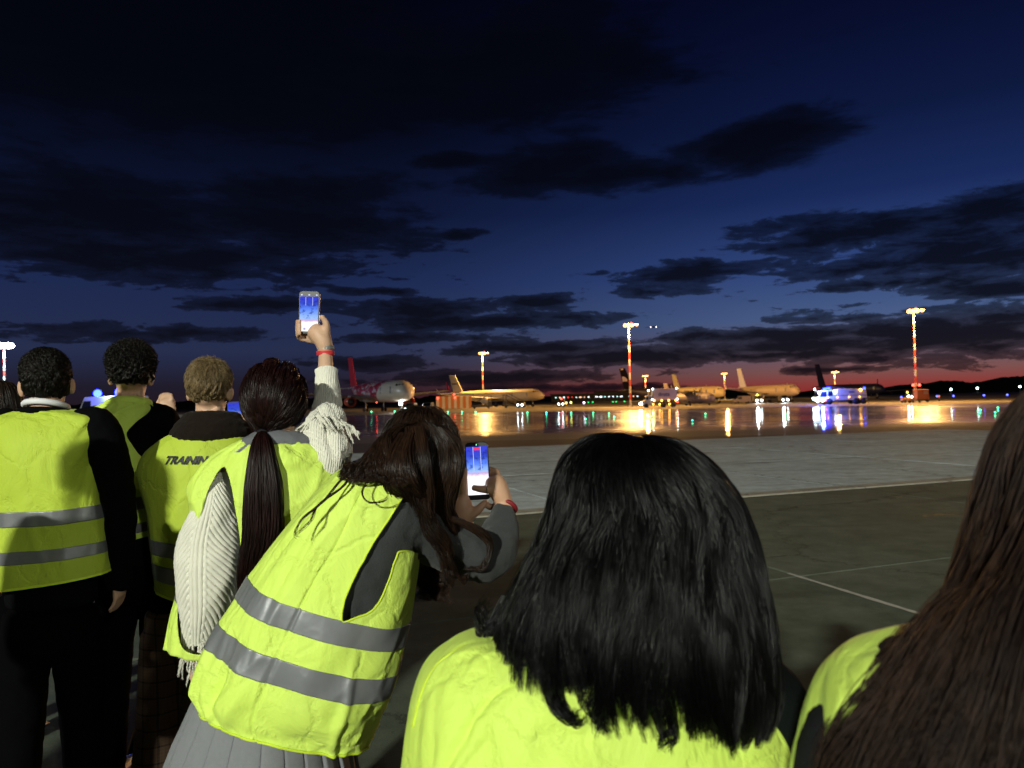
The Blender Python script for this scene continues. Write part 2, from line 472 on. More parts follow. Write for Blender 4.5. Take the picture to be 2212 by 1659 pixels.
def slab_mat(name, c1, c2, rough=.8):
    m = bpy.data.materials.new(name); m.use_nodes = True; T = NT(m.node_tree); b = T.n['Principled BSDF']
    ti = T.new('ShaderNodeNewGeometry').outputs['Position']
    oi = T.new('ShaderNodeObjectInfo').outputs['Random']
    big = T.noise(T.vmath('MULTIPLY', ti, (.35, .8, 1)), 1, 6, .65)
    mid = T.noise(ti, 3.2, 6, .7); fine = T.noise(ti, 130, 3, .7)
    f = T.math('ADD', T.math('MULTIPLY', T.smooth(big, .3, .72), .6), T.math('MULTIPLY', oi, .4))
    c = T.mix(f, c1 + (1,), c2 + (1,))
    k = T.math('MULTIPLY_ADD', mid, 1.3, .35)
    c = T.vmath('MULTIPLY', c, T.comb(k, k, k))
    k2 = T.math('MULTIPLY_ADD', fine, 1.0, .5)
    c = T.vmath('MULTIPLY', c, T.comb(k2, k2, k2))
    stain = T.smooth(T.noise(T.vmath('MULTIPLY', ti, (.45, 1.5, 1)), 1, 6, .72, .6), .54, .70)
    c = T.mix(T.math('MULTIPLY', stain, .6), c, (.028, .026, .022, 1))
    vo = T.new('ShaderNodeTexVoronoi', feature='DISTANCE_TO_EDGE'); T.put(vo.inputs['Vector'], T.vmath('ADD', ti, T.vmath('MULTIPLY', T.comb(mid, big, 0), (1.2, 1.2, 0)))); vo.inputs['Scale'].default_value = .22
    crack = T.math('MULTIPLY', T.math('SUBTRACT', 1, T.smooth(vo.outputs[0], .001, .006)), .55)
    c = T.mix(crack, c, (.02, .02, .017, 1))
    x_, y_, z_ = T.xyz(ti); tr = T.math('ABSOLUTE', T.math('SUBTRACT', T.math('FRACT', T.math('MULTIPLY', T.math('ADD', T.math('MULTIPLY', y_, .94), T.math('MULTIPLY', x_, -.33)), .31)), .5))
    tyre = T.math('MULTIPLY', T.math('SUBTRACT', 1, T.smooth(tr, .02, .07)), T.smooth(T.noise(T.vmath('MULTIPLY', ti, (.18, .5, 1)), 1, 3), .5, .62))
    c = T.mix(T.math('MULTIPLY', tyre, .4), c, (.025, .025, .022, 1))
    T.put(b.inputs['Base Color'], c)
    T.put(b.inputs['Roughness'], T.math('SUBTRACT', rough, T.math('MULTIPLY', stain, .2)))
    b.inputs['Specular IOR Level'].default_value = .02
    bn = T.new('ShaderNodeBump'); bn.inputs['Strength'].default_value = .5; bn.inputs['Distance'].default_value = .006
    T.put(bn.inputs['Height'], T.math('ADD', fine, T.math('MULTIPLY', mid, 1.5))); T.put(b.inputs['Normal'], bn.outputs[0])
    return m
A20 = R_(20); UA = Vector((math.cos(A20), math.sin(A20), 0)); VA = Vector((-math.sin(A20), math.cos(A20), 0))
def uv2w(u, v): p = UA * u + VA * v; return Vector((p.x, p.y, float(gz(p.x, p.y))))
ap = empty('apron', (0, 0, 0)); ap['kind'] = 'structure'
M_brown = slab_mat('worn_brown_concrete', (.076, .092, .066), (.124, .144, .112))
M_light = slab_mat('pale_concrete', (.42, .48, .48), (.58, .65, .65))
M_edge = slab_mat('beige_concrete', (.34, .31, .25), (.40, .37, .30))
M_dark = mat('joint_filler', (.012, .012, .012), .5)
def slab(u0, u1, v0, v1, m, top=0.):
    g = (.016 if m is M_light else .008) if m is not M_edge else .004
    cs = [uv2w(u0 + g, v0 + g), uv2w(u1 - g, v0 + g), uv2w(u1 - g, v1 - g), uv2w(u0 + g, v1 - g)]
    lift = random.uniform(-.003, .003) + top
    V = [c + Vector((0, 0, -.06)) for c in cs] + [c + Vector((0, 0, lift - .008)) for c in cs]
    ins = [uv2w(u0 + g + .012, v0 + g + .012), uv2w(u1 - g - .012, v0 + g + .012), uv2w(u1 - g - .012, v1 - g - .012), uv2w(u0 + g + .012, v1 - g - .012)]
    V += [c + Vector((0, 0, lift)) for c in ins]
    F = [(8, 9, 10, 11)]
    for a, b in ((0, 4), (4, 8)):
        for i in range(4): F.append((a + i, a + (i + 1) % 4, b + (i + 1) % 4, b + i))
    me = mesh_from('slab', V, F, False)
    return put('slab', me, m, ap)
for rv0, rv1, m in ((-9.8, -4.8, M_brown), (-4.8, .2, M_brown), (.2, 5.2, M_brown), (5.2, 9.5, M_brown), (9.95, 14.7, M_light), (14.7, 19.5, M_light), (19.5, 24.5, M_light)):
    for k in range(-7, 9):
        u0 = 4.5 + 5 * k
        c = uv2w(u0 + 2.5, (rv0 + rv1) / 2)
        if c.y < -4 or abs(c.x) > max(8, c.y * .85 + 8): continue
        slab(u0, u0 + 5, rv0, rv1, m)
for k in range(-3, 5): slab(4.5 + 10 * k - 10, 4.5 + 10 * k, 9.62, 9.95, M_edge, .012)
mb = MB(); a, b_, c_, d_ = uv2w(-40, 9.5), uv2w(50, 9.5), uv2w(50, 9.62), uv2w(-40, 9.62)
V = []; F = []
for i, u in enumerate(np.linspace(-40, 50, 60)):
    V += [uv2w(u, 9.49) + Vector((0, 0, -.012)), uv2w(u, 9.63) + Vector((0, 0, -.012))]
    if i: F.append((2 * i - 2, 2 * i, 2 * i + 1, 2 * i - 1))
put('drain_slot', mesh_from('drain_slot', V, F), M_dark, ap)
# faint worn paint line on the slab joint
V = []; F = []
for i, v in enumerate(np.linspace(3.0, 5.3, 30)):
    w = .028 * (.6 + .4 * random.random())
    V += [uv2w(4.46 - w, v) + Vector((0, 0, .008)), uv2w(4.46 + w, v) + Vector((0, 0, .008))]
    if i: F.append((2 * i - 2, 2 * i, 2 * i + 1, 2 * i - 1))
put('marking_line', mesh_from('marking_line', V, F), mat('worn_paint', (.4, .4, .36), .7, var=.5, vscale=20), ap)

# ------------------------------------------------------------------ hills and far buildings
def hill(name, px0, px1, d, hfun, seed, material, depth=160):
    n = 260; V = []; F = []
    for i in range(n):
        px = px0 + (px1 - px0) * i / (n - 1); g = at(px, 860, d)
        h = hfun(px) + 1.6 * abs(vn(np.array(i * .9), np.array(0.), seed)) + 1.2 * vn(np.array(i * .23), np.array(3.), seed)
        h = max(.3, float(h))
        V += [(g.x, g.y, -1.0), (g.x, g.y + 8, -.93 + h * .8), (g.x, g.y + 14, -.93 + h), (g.x * 1.06, g.y + depth, -.93 + h * .5), (g.x * 1.06, g.y + depth, -1)]
        if i:
            for k in range(4): F.append(((i - 1) * 5 + k, i * 5 + k, i * 5 + k + 1, (i - 1) * 5 + k + 1))
    put(name, mesh_from(name, V, F), material, kind='structure')
M_tree = mat('far_woods', (.02, .028, .016), .95, bump=.6, bscale=.2, var=.4, vscale=.15)
hill('hill', 1850, 3100, 900, lambda px: 3 + 9 * max(0, min(1, (px - 1900) / 60)) - 2 + 5 * math.exp(-((px - 2060) / 45) ** 2) + 7 * max(0, min(1, (px - 2120) / 60)) + 10 * max(0, min(1, (px - 2200) / 200)), 3, M_tree)
hill('hill', 600, 1900, 1000, lambda px: 7 + 6 * vn(np.array(px / 60.), np.array(1.), 9), 5, M_tree)
hill('hill', -1000, 700, 900, lambda px: 8 + 3 * vn(np.array(px / 90.), np.array(1.), 12), 8, M_tree)

# distant terminal: a long low building with lit windows
tb = empty('terminal_building', gpos(1310, 640), 0, 'long dark terminal building with rows of lit windows beyond the apron', 'building')
M_bld = mat('dark_cladding', (.03, .032, .035), .7)
MB().box((0, 0, 3.2), (96, 12, 6.4)).box((10, 0, 7.4), (40, 10, 2)).build('wall', M_bld, tb)
MB().box((0, 0, 6.7), (98, 13, .4)).build('roof', mat('roof_sheet', (.05, .05, .055), .6), tb)
wcols = [glow('window_white', (.8, .95, 1), 3), glow('window_warm', (1, .55, .35), 2.4), glow('window_red', (1, .04, .03), 2.4), glow('window_cool', (.5, .95, .9), 2.4)]
for i in range(26):
    xx = -44 + i * 3.5
    if i in (9, 17): continue
    ci = 2 if i in (3, 4) else (1 if i in (1, 6, 7, 19, 24) else (3 if i % 3 == 0 else 0))
    MB().box((xx, -6.02, 3.6 + .2 * random.random()), (random.choice((.8, 1.2, 2.2)), .1, random.choice((.7, 1.0)))).build('window', wcols[ci], tb)
MB().box((0, -6.05, 5.6), (97, .15, .3)).build('sill', M_bld, tb)

# ------------------------------------------------------------------ light masts
M_pr = mat('mast_red', (.34, .03, .02), .5, var=.15, vscale=2); M_pw = mat('mast_white', (.36, .35, .32), .5, var=.1, vscale=2)
M_steel = mat('galvanised', (.3, .3, .3), .45, metal=.6)
def mast(px, d, H, warm, label, arm=True, power=40000, red=True, sections=12, hw=1.0, redlow=False):
    base = gpos(px, d)
    t = empty('light_mast', base, 0, label, 'light mast', 'tall floodlight masts on the apron')
    n = sections
    for i in range(n):
        z0, z1 = H * i / n, H * (i + 1) / n
        r0, r1 = .34 - .18 * i / n, .34 - .18 * (i + 1) / n
        MB().tube([(0, 0, z0), (0, 0, z1)], [r0, r1], 12, False).build('pole_section', M_pr if i % 2 else M_pw, t, True)
    MB().box((0, 0, .15), (1.4, 1.4, .3)).build('footing', mat('footing', (.3, .29, .27), .9), t, bevel=.04)
    ring = [(hw * math.cos(2 * PI * k / 24), hw * .9 * math.sin(2 * PI * k / 24), H) for k in range(25)]
    mb = MB().tube(ring, .07, 6, False)
    for k in range(4): a = PI / 2 * k; mb.tube([(0, 0, H - .2), (hw * math.cos(a), hw * .9 * math.sin(a), H)], .05, 6)
    mb.build('head_frame', M_steel, t)
    power *= 1.05; col = (1, .50, .13) if warm else (.75, .9, 1)
    gm = glow('sodium_lamp' if warm else 'white_lamp', (1, .47, .12) if warm else (.8, .93, 1), 5.5 if warm else 40)
    for k in range(10):
        a = 2 * PI * k / 10 + .2
        c = Vector((hw * math.cos(a), hw * .9 * math.sin(a), H - .12 + .12 * (k % 2)))
        fl = MB().box(c + Vector((0, 0, .2)), (.62, .5, .22), a).build('floodlight', M_steel, t, bevel=.03)
        MB().ball(c + Vector((0, 0, .02)), (.44, .44, .42) if warm else (.8, .8, .6), 10, 6).build('lamp', gm, fl, True)
    if arm:
        MB().tube([(hw, 0, H), (hw + 1.1, 0, H + .05)], .05, 6).build('arm', M_steel, t)
        fl = MB().box((hw + 1.15, 0, H + .2), (.8, .5, .2)).build('floodlight', M_steel, t)
        MB().ball((hw + 1.15, 0, H), (.42, .4, .3), 10, 6).build('lamp', gm, fl, True)
    if red:
        MB().ball((hw * .7, 0, H + .55), .18, 8, 6).build('obstruction_lamp', glow('red_lamp', (1, .05, .03), 14), t, True)
    if redlow:
        for s in (-.75, .75):
            MB().ball((s, -.3, 4.1), .28, 8, 6).build('obstruction_lamp', glow('red_lamp', (1, .05, .03), 14), t, True)
        MB().box((0, -.3, 3.8), (2.2, .1, .1)).build('bracket', M_steel, t)
    l = bpy.data.lights.new('lamp_light', 'POINT'); l.energy = power; l.color = col; l.shadow_soft_size = 1.1
    lo = bpy.data.objects.new('lamp_light', l); COL.objects.link(lo); lo.parent = t; lo.location = (.7, -2.6, H - .9)
    return t
def mh(px, py, d): return at(px, py, d).z + .93
mast(1979, 176, mh(1972, 671, 176), True, 'red and white banded floodlight mast at the far right, tallest in view', power=95000, sections=14, redlow=True)
mast(1362, 200, mh(1357, 702, 200), True, 'floodlight mast rising behind the dark tail fin and white box lorry', power=110000, red=True)
mast(1044, 290, mh(1041, 763, 290), True, 'floodlight mast behind the plain cream jet with a dark fin band', power=90000)
mast(1395, 520, mh(1395, 812, 520), True, 'small distant floodlight mast just above the cab of the white box lorry', False, 60000, False, 8, 1.7)
mast(1566, 500, mh(1563, 807, 500), True, 'distant floodlight mast between the cream jet and the white-tailed jet', False, 70000, True, 8, 1.6)
mast(1804, 480, mh(1801, 804, 480), True, 'distant floodlight mast standing above the fire engine', True, 60000, True, 8, 1.5)
mast(10, 190, mh(8, 746, 190), False, 'white lit mast with red bands at the far left above the heads', False, 60000, False, 12, 1.5)

# floodlight mast behind the crowd that lights them (outside the frame)
fm = empty('light_mast', (-15.4, -42.2, 0), 0, 'white floodlight mast behind the crowd, outside the picture', 'light mast', 'tall floodlight masts on the apron')
FH = 17.2
for i in range(8):
    MB().tube([(0, 0, FH * i / 8), (0, 0, FH * (i + 1) / 8)], [.4 - .2 * i / 8, .4 - .2 * (i + 1) / 8], 12, False).build('pole_section', M_pr if i % 2 else M_pw, fm, True)
MB().box((0, 0, FH + .05), (2.6, .15, .15), -.42).build('head_frame', M_steel, fm)
for k in (-.85, 0, .85):
    fl = MB().box((k * .92, k * -.4 + .1, FH + .1), (.7, .3, .55), -.42).build('floodlight', M_steel, fm)
    MB().box((k * .92 + .07, k * -.4 + .27, FH + .1), (.6, .03, .45), -.42).build('lamp', glow('white_lamp', (.8, .93, 1), 40), fl)
l = bpy.data.lights.new('flood_light', 'AREA'); l.shape = 'RECTANGLE'; l.size = 1.9; l.size_y = .6; l.energy = 24500; l.color = (.97, 1, .86)
lo = bpy.data.objects.new('flood_light', l); COL.objects.link(lo); lo.parent = fm; lo.location = (.25, .45, FH)
lo.rotation_euler = (Vector((15.4, 46, -FH))).to_track_quat('-Z', 'Y').to_euler()

fm_fill = fm.copy(); COL.objects.link(fm_fill); fm_fill.location = (24, -38, 0); fm_fill['label'] = 'unseen second floodlight mast added as weak fill behind the crowd to the right'  # unseen weaker mast, added to lift the shaded vests to a mid tone
for ch in list(fm.children):
    if ch.type == 'LIGHT': continue
    c2 = ch.copy(); COL.objects.link(c2); c2.parent = fm_fill
    for g in ch.children: g2 = g.copy(); COL.objects.link(g2); g2.parent = c2
l2 = l.copy(); l2.energy = 5200; lo2 = bpy.data.objects.new('flood_light', l2); COL.objects.link(lo2); lo2.parent = fm_fill; lo2.location = (-.25, .45, FH)
lo2.rotation_euler = (Vector((-24, 41, -FH))).to_track_quat('-Z', 'Y').to_euler()

# ------------------------------------------------------------------ small lamps on the ground and far off
def lampstud(name, px, py, d, r, gm, label, cat, group, h=None):
    p = at(px, py, d)
    g = float(gz(p.x, p.y)); zz = p.z if h is None else g + h
    t = empty(name, (p.x, p.y, g), 0, label, cat, group)
    z = max(.1, zz - g)
    MB().tube([(0, 0, 0), (0, 0, z)], [r * .5, r * .35], 6).build('stem', M_steel, t)
    MB().ball((0, 0, z + r * .6), r, 8, 6).build('lens', gm, t, True)
    return t
G_green = glow('green_lamp', (.05, .9, .4), 7); G_blue = glow('blue_lamp', (.08, .1, 1), 9); G_white = glow('far_white_lamp', (.7, 1, .95), 16)
def gdist(px, py):
    lo_, hi = 5., 900.
    for _ in range(40):
        mid = (lo_ + hi) / 2; p = at(px, py, mid)
        if p.z > float(gz(p.x, p.y)): lo_ = mid
        else: hi = mid
    return lo_
for sx, sy in ((1486,1650),(1579,1651),(1605,1651),(1652,1652),(1697,1652),(1743,1652),(1792,1653),(1848,1653),(1903,1654),(2110,1656),(2186,1656),(2285,1657),(2373,1657),(2436,1661),(2457,1675),(2343,1684),(2770,1690),(2822,1662),(3142,1666),(3922,1648),(3913,1652),(3992,1638),(3981,1658)):
    px, py = sx * .54, sy * .54 - 1.2
    d = min(gdist(px, py), 190)
    lab = {2770: 'faint green lamp on the wet tarmac right of the box lorry reflection', 2822: 'green lamp on the wet tarmac before the yellow-lit cream jet', 3142: 'lone green lamp on the wet tarmac left of the fire engine reflection', 2343: 'green lamp nearest the viewer, left of the tall mast reflection', 1486: 'green lamp leftmost of the row, below the large airliner engine'}.get(sx, 'small bright green lamp in the cluster at the far right' if sx > 3900 else 'small green lamp in the long row on the wet taxiway')
    lampstud('taxiway_light', px, py, d, .0009 * d * (1.2 if sx > 3900 else 1), G_green, lab, 'taxiway light', 'green taxiway lamps on the wet tarmac', .05)
for sx, sy in ((3605,1582),(3748,1580),(3814,1579),(3936,1576),(4029,1575)):
    px, py = sx * .54, sy * .54
    lampstud('taxiway_light', px, py, 300, .32, G_blue, 'small blue lamp beyond the apron at the far right', 'taxiway light', 'blue edge lamps at the right', .3)
for i, (sx, sy) in enumerate(((3804,1560),(3910,1555),(4080,1549))):
    lampstud('far_lamp', sx * .54, sy * .54, 700, .9, G_white, 'white lamp against the dark hill at the far right', 'lamp', 'white lamps before the dark hill')
for i, (sx, sy) in enumerate(((2354,1612),(2371,1611),(2452,1611),(2465,1610),(2498,1607))):
    lampstud('far_lamp', sx * .54, sy * .54, 420, .35, glow('deep_green_lamp', (.02, .8, .15), 3), 'dim green lamp in front of the distant terminal', 'lamp', 'dim green lamps before the terminal')
for sx, sy, nm, c, lab in ((2265,1614,'amber',(1,.55,.1),'amber lamp between the cream jet and the terminal'),(2284,1612,'yellow',(.8,.9,.1),'yellow lamp between the cream jet and the terminal'),(2336,1613,'pale',(.85,.7,1),'pale violet lamp left of the dim green lamps')):
    lampstud('far_lamp', sx * .54, sy * .54, 300, .35, glow(nm + '_lamp', c, 10), lab, 'lamp', None)

# an aircraft with its landing lights on, far off in the sky
def sky_plane():
    P = at(1411, 706.5, 1500)
    t = empty('approaching_aircraft', P, 0, 'tiny aircraft with two landing lights in the sky right of the second mast', 'aircraft')
    MB().tube([(0, 14, 0), (0, 4, 0), (0, -8, 0), (0, -12, -.3)], [.5, 1.8, 1.8, .6], 12).build('fuselage', mat('dark_hull', (.03, .03, .035), .5), t, True)
    MB().prism([(-16, 4), (-2, -3), (2, -3), (16, 4), (16, 6), (2, 3), (-2, 3), (-16, 6)], 'z', -.2, .2).build('wing', MATS['dark_hull'], t)
    for s in (-5.6, 5.6): MB().ball((s, -3.4, -.3), 1.05, 8, 6).build('landing_light', glow('landing_lamp', (1, .85, .8), 5), t, True)
sky_plane()
# ------------------------------------------------------------------ aircraft
M_tyre = mat('tyre_rubber', (.02, .02, .02), .8); M_dkmetal = mat('dark_metal', (.05, .05, .05), .5, metal=.4)
def heading(px0, d0, px1, d1):
    a, b = gpos(px0, d0), gpos(px1, d1); v = b - a; return a, math.atan2(v.y, v.x), v.xy.length
def hull_mat(name, c_front, c_back=None, xs=0., slope=1., blotch=None):
    m = bpy.data.materials.new(name); m.use_nodes = True; T = NT(m.node_tree); b = T.n['Principled BSDF']
    tc = T.new('ShaderNodeTexCoord').outputs['Object']; x, y, z = T.xyz(tc)
    c = c_front + (1,)
    if c_back:
        f = T.math('LESS_THAN', T.math('SUBTRACT', x, T.math('MULTIPLY', z, slope)), xs)
        cb = c_back + (1,)
        if blotch: cb = T.mix(T.smooth(T.noise(T.vmath('MULTIPLY', tc, (.35, .35, .7)), 1, 2, .4, 1), .52, .56), cb, blotch + (1,))
        c = T.mix(f, c, cb)
    n = T.noise(tc, 1.2, 4); k = T.math('MULTIPLY_ADD', n, .25, .87)
    T.put(b.inputs['Base Color'], T.vmath('MULTIPLY', c, T.comb(k, k, k)))
    b.inputs['Roughness'].default_value = .32; b.inputs['Coat Weight'].default_value = .3
    return m
def jet(name, px_nose, d_nose, px_tail, d_tail, L, dia, H, label, M_hull, M_fin, M_wing, M_eng, engines=2, fin_chord=1., tip_light=True, gear=True, prop=False):
    """local x runs forward, origin on the ground under the middle"""
    n, _, _ = heading(px_nose, d_nose, px_tail, d_tail)
    a, b = gpos(px_tail, d_tail), gpos(px_nose, d_nose)
    ang = math.atan2(b.y - a.y, b.x - a.x); real = (b - a).xy.length; k = real / L
    t = empty(name, ((a.x + b.x) / 2, (a.y + b.y) / 2, -.93), ang, label, 'aircraft')
    L = real; r = dia / 2; zc = r + (1.9 if not prop else 1.0) * dia / 4
    prof = [(-.5, .06, .75), (-.46, .16, .66), (-.38, .42, .42), (-.28, .78, .15), (-.2, .97, .02), (-.1, 1, 0), (.15, 1, 0), (.34, 1, 0), (.40, .97, -.01), (.44, .86, -.06), (.47, .66, -.14), (.49, .40, -.24), (.4985, .16, -.3)]
    V = []; F = []; ns = 28
    P = crom([[p[0] * L, p[1] * r, zc + p[2] * r] for p in prof], 60)
    for x_, rr, z_ in P:
        for j in range(ns): th = 2 * PI * j / ns; V.append((x_, rr * math.sin(th), z_ + rr * math.cos(th)))
    for i in range(59):
        for j in range(ns): F.append((i * ns + j, i * ns + (j + 1) % ns, (i + 1) * ns + (j + 1) % ns, (i + 1) * ns + j))
    F += [tuple(range(ns)), tuple(range(59 * ns, 60 * ns))]
    MB().add(V, F).build('fuselage', M_hull, t, True)
    # cockpit windows
    for s in (-1, 1):
        for k2 in range(3):
            xx = L * .455 - k2 * L * .012 ; yy = s * r * (.34 + .2 * k2)
            MB().box((xx, yy, zc + r * (.50 - .0 * k2)), (L * .006, r * .19, r * .2), s * (.5 + .35 * k2), .75).build('cockpit_window', mat('cockpit_glass', (.01, .01, .012), .1), t)
    # fin
    zt = zc + r * .8
    fin = [(-.47 * L, zt), (-.50 * L - 0.02 * L, H), (-.50 * L + .05 * L * fin_chord, H), (-.36 * L, zt + r * .1), (-.30 * L, zt + r * .02)]
    MB().prism(fin, 'y', -.16, .16).build('tail_fin', M_fin, t, bevel=.1)
    for s in (-1, 1):
        tp = [(-.47 * L, s * r * .3), (-.51 * L, s * L * .165), (-.475 * L, s * L * .165), (-.38 * L, s * r * .5)]
        MB().prism(tp, 'z', zc + r * .55, zc + r * .55 + .2).build('tailplane', M_wing, t)
        half = L * (.48 if not prop else .5)
        zw = zc - r * .55 if not prop else zc + r * .95
        sw = .20 if not prop else .01
        V = []
        for yy, ch0, ch1, dz, th in ((r * .5, .12, -.10, 0, .55), (half * .35, .12 - sw * .42, -.075, .5, .35), (half, .12 - sw * 1.25, .12 - sw * 1.25 - .035, 1.9 if not prop else .3, .12)):
            for xx, zz in ((ch0 * L, 0), ((ch0 + ch1) / 2 * L, th), (ch1 * L, 0), ((ch0 + ch1) / 2 * L, -th)): V.append((xx, s * yy, zw + dz + zz * (r / 2)))
        F = []
        for i in (0, 4):
            for j in range(4): F.append((i + j, i + (j + 1) % 4, i + 4 + (j + 1) % 4, i + 4 + j))
        F += [(0, 1, 2, 3), (8, 9, 10, 11)]
        w = MB().add(V, F).build('wing', M_wing, t)
        if not prop: MB().prism([(.12 * L - sw * 1.25 * L, zw + 1.9), (.12 * L - sw * 1.25 * L - .035 * L, zw + 1.9), (.12 * L - sw * 1.25 * L - .05 * L, zw + 1.9 + r)], 'y', s * half - .06, s * half + .06).build('winglet', M_fin, w)
        # engines
        er = r * .5 if not prop else r * .38
        ye = s * half * (.33 if not prop else .28); ze = zw - er * .75 if not prop else zw - er * .2
        xe = .12 * L - sw * .36 * L
        e = MB()
        pts = [(xe + er * 1.5, ye, ze), (xe + er * 1.35, ye, ze), (xe + er * .6, ye, ze), (xe - er * 1.2, ye, ze), (xe - er * 2.1, ye, ze)]
        e.tube(pts, [er * .86, er * .97, er * 1.02, er * .85, er * .5], 24, False)
        e.tube([(xe + er * 1.5, ye, ze), (xe + er * 1.2, ye, ze), (xe + er * .6, ye, ze)], [er * .86, er * .78, er * .76], 24, False)
        en = e.build('engine', M_eng, t, True, fix=False)
        MB().tube([(xe + er * .62, ye, ze), (xe + er * .55, ye, ze)], [er * .76, er * .76], 24).build('fan', M_dkmetal, en)
        MB().tube([(xe + er * .6, ye, ze), (xe + er * .95, ye, ze)], [er * .22, er * .03], 12).build('spinner', mat('spinner', (.12, .12, .12), .4), en, True)
        MB().box((xe - er * .6, ye, ze + er * .95), (er * 2.6, er * .2, er * .5)).build('pylon', M_wing, en)
        if prop:
            for q in range(6):
                a6 = q * PI / 3 + .26
                MB().tube([(xe + er * 1.7, ye, ze), (xe + er * 1.7, ye + math.cos(a6) * r * 1.1, ze + math.sin(a6) * r * 1.1)], [.07, .16], 6).build('blade', M_dkmetal, en)
    # landing gear
    for xx, yy in ((L * .39, 0), (-.03 * L, r * .95), (-.03 * L, -r * .95)):
        g = MB().tube([(xx, yy, zc - r * .7), (xx, yy, r * .2)], r * .07, 8).build('gear_leg', M_steel, t)
        for s in (-1, 1): MB().tube([(xx, yy + s * r * .1, r * .2), (xx, yy + s * r * .24, r * .2)], r * .2, 14).build('wheel', M_tyre, g, True)
        if abs(yy) > 0:
            MB().box((xx, yy, zc - r * .75), (r * 1.1, r * .9, r * .3)).build('gear_door', M_wing, g)
    # door outline
    for xx in (.37, .22, -.2):
        MB().box((xx * L, -r * .985, zc + .1 * r), (r * .32, .06, r * .62)).build('door', mat('door_line', (.35, .33, .3), .4), t)
    if tip_light: MB().ball((0, 0, zc - r * 1.03), .16, 8, 6).build('beacon', MATS['red_lamp'], t, True)
    return t, zc, r, L

M_red = mat('airline_red', (.50, .025, .035), .35); M_cream = mat('cream_paint', (.62, .55, .42), .4); M_grey = mat('wing_grey', (.38, .38, .38), .4)
tA, zcA, rA, LA = jet('airliner', 886, 186, 756, 233, 54, 5.6, 16.9, 'large white airliner with a red rear half and red fin, nose light on', hull_mat('red_and_white_hull', (.82, .72, .58), (.42, .02, .05), 3.0, 1.1, (.62, .5, .5)), M_red, M_grey, mat('engine_red', (.6, .09, .03), .35))
# its bright nose light and the two lamps by the cockpit
nl = MB().ball((LA * .39, -.35, 2.15), .42, 10, 8).build('nose_light', glow('nose_lamp', (1, .93, .9), 60), tA, True)
l = bpy.data.lights.new('taxi_light', 'SPOT'); l.energy = 26000; l.color = (1, .93, .88); l.spot_size = R_(70); l.spot_blend = .8; l.shadow_soft_size = .3
lo = bpy.data.objects.new('taxi_light', l); COL.objects.link(lo); lo.parent = tA; lo.location = (LA * .40, -.3, 2.2); lo.rotation_euler = (R_(80), 0, R_(-90 - 0))
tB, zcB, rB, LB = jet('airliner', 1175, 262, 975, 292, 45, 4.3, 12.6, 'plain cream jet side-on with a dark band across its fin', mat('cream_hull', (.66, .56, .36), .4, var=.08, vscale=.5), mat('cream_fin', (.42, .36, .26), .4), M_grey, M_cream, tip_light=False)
MB().prism([(-.487 * LB, 9.0), (-.489 * LB, 9.5), (-.428 * LB, 9.5), (-.415 * LB, 9.0)], 'y', -.17, .17).build('fin_band', M_dkmetal, tB)
tC, zcC, rC, LC = jet('airliner', 1530, 262, 1343, 262, 38, 4.0, 12.9, 'dark aircraft with a nearly black tail fin bearing a pale figure', mat('dark_violet_hull', (.035, .025, .04), .5), mat('dark_violet_fin', (.008, .006, .012), .9, spec=.1), M_dkmetal, M_dkmetal, tip_light=False)
MB().prism([(-.486 * LC, 8.2), (-.489 * LC, 10.0), (-.455 * LC, 9.8), (-.43 * LC, 8.9), (-.43 * LC, 8.2)], 'y', -.17, .17).build('fin_emblem', mat('pale_mauve', (.35, .28, .32), .5), tC)
MB().prism([(-.50 * LC, 12.2), (-.505 * LC, 12.85), (-.475 * LC, 12.85), (-.47 * LC, 12.4)], 'y', -.17, .17).build('fin_tip', mat('fin_gold', (.4, .25, .08), .5), tC)
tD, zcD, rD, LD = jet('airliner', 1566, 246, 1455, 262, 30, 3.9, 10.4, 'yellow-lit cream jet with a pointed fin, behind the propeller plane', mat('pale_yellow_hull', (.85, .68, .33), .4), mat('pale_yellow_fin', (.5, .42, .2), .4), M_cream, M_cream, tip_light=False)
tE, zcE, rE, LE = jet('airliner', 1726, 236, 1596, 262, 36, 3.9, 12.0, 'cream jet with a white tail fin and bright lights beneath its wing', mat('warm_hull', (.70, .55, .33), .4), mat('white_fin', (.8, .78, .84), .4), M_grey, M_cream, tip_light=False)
tF, zcF, rF, LF = jet('airliner', 1912, 300, 1765, 320, 34, 4.2, 15.2, 'dark blue jet with a tall fin behind the fire engine', mat('navy_hull', (.02, .025, .07), .45), mat('navy_fin', (.01, .012, .05), .8, spec=.15), M_dkmetal, M_dkmetal, tip_light=False)
tG, zcG, rG, LG = jet('airliner', 1545, 196, 1436, 204, 25, 2.7, 6.2, 'grey turboprop plane with a six-blade propeller beside the box lorry', mat('dim_grey_hull', (.15, .125, .125), .5), mat('dim_grey_fin', (.12, .1, .1), .5), M_dkmetal, M_dkmetal, tip_light=False, prop=True)
tH, zcH, rH, LH = jet('airliner', 1880, 420, 1897, 470, 30, 3.8, 11.0, 'small dark distant jet at the right of the fire engine', mat('far_dark_hull', (.07, .06, .07), .5), M_dkmetal, M_dkmetal, M_dkmetal, tip_light=False)

def lampball(par, loc, r, gm, nm='lamp'): return MB().ball(loc, r, 8, 6).build(nm, gm, par, True)
G_head = glow('headlamp', (.75, .97, 1), 30); G_amber = glow('marker_amber', (1, .42, .05), 16); G_red = MATS['red_lamp']; G_bl = glow('beacon_blue', (.006, .014, 1), 60)
M_glass = mat('vehicle_glass', (.012, .014, .018), .12)

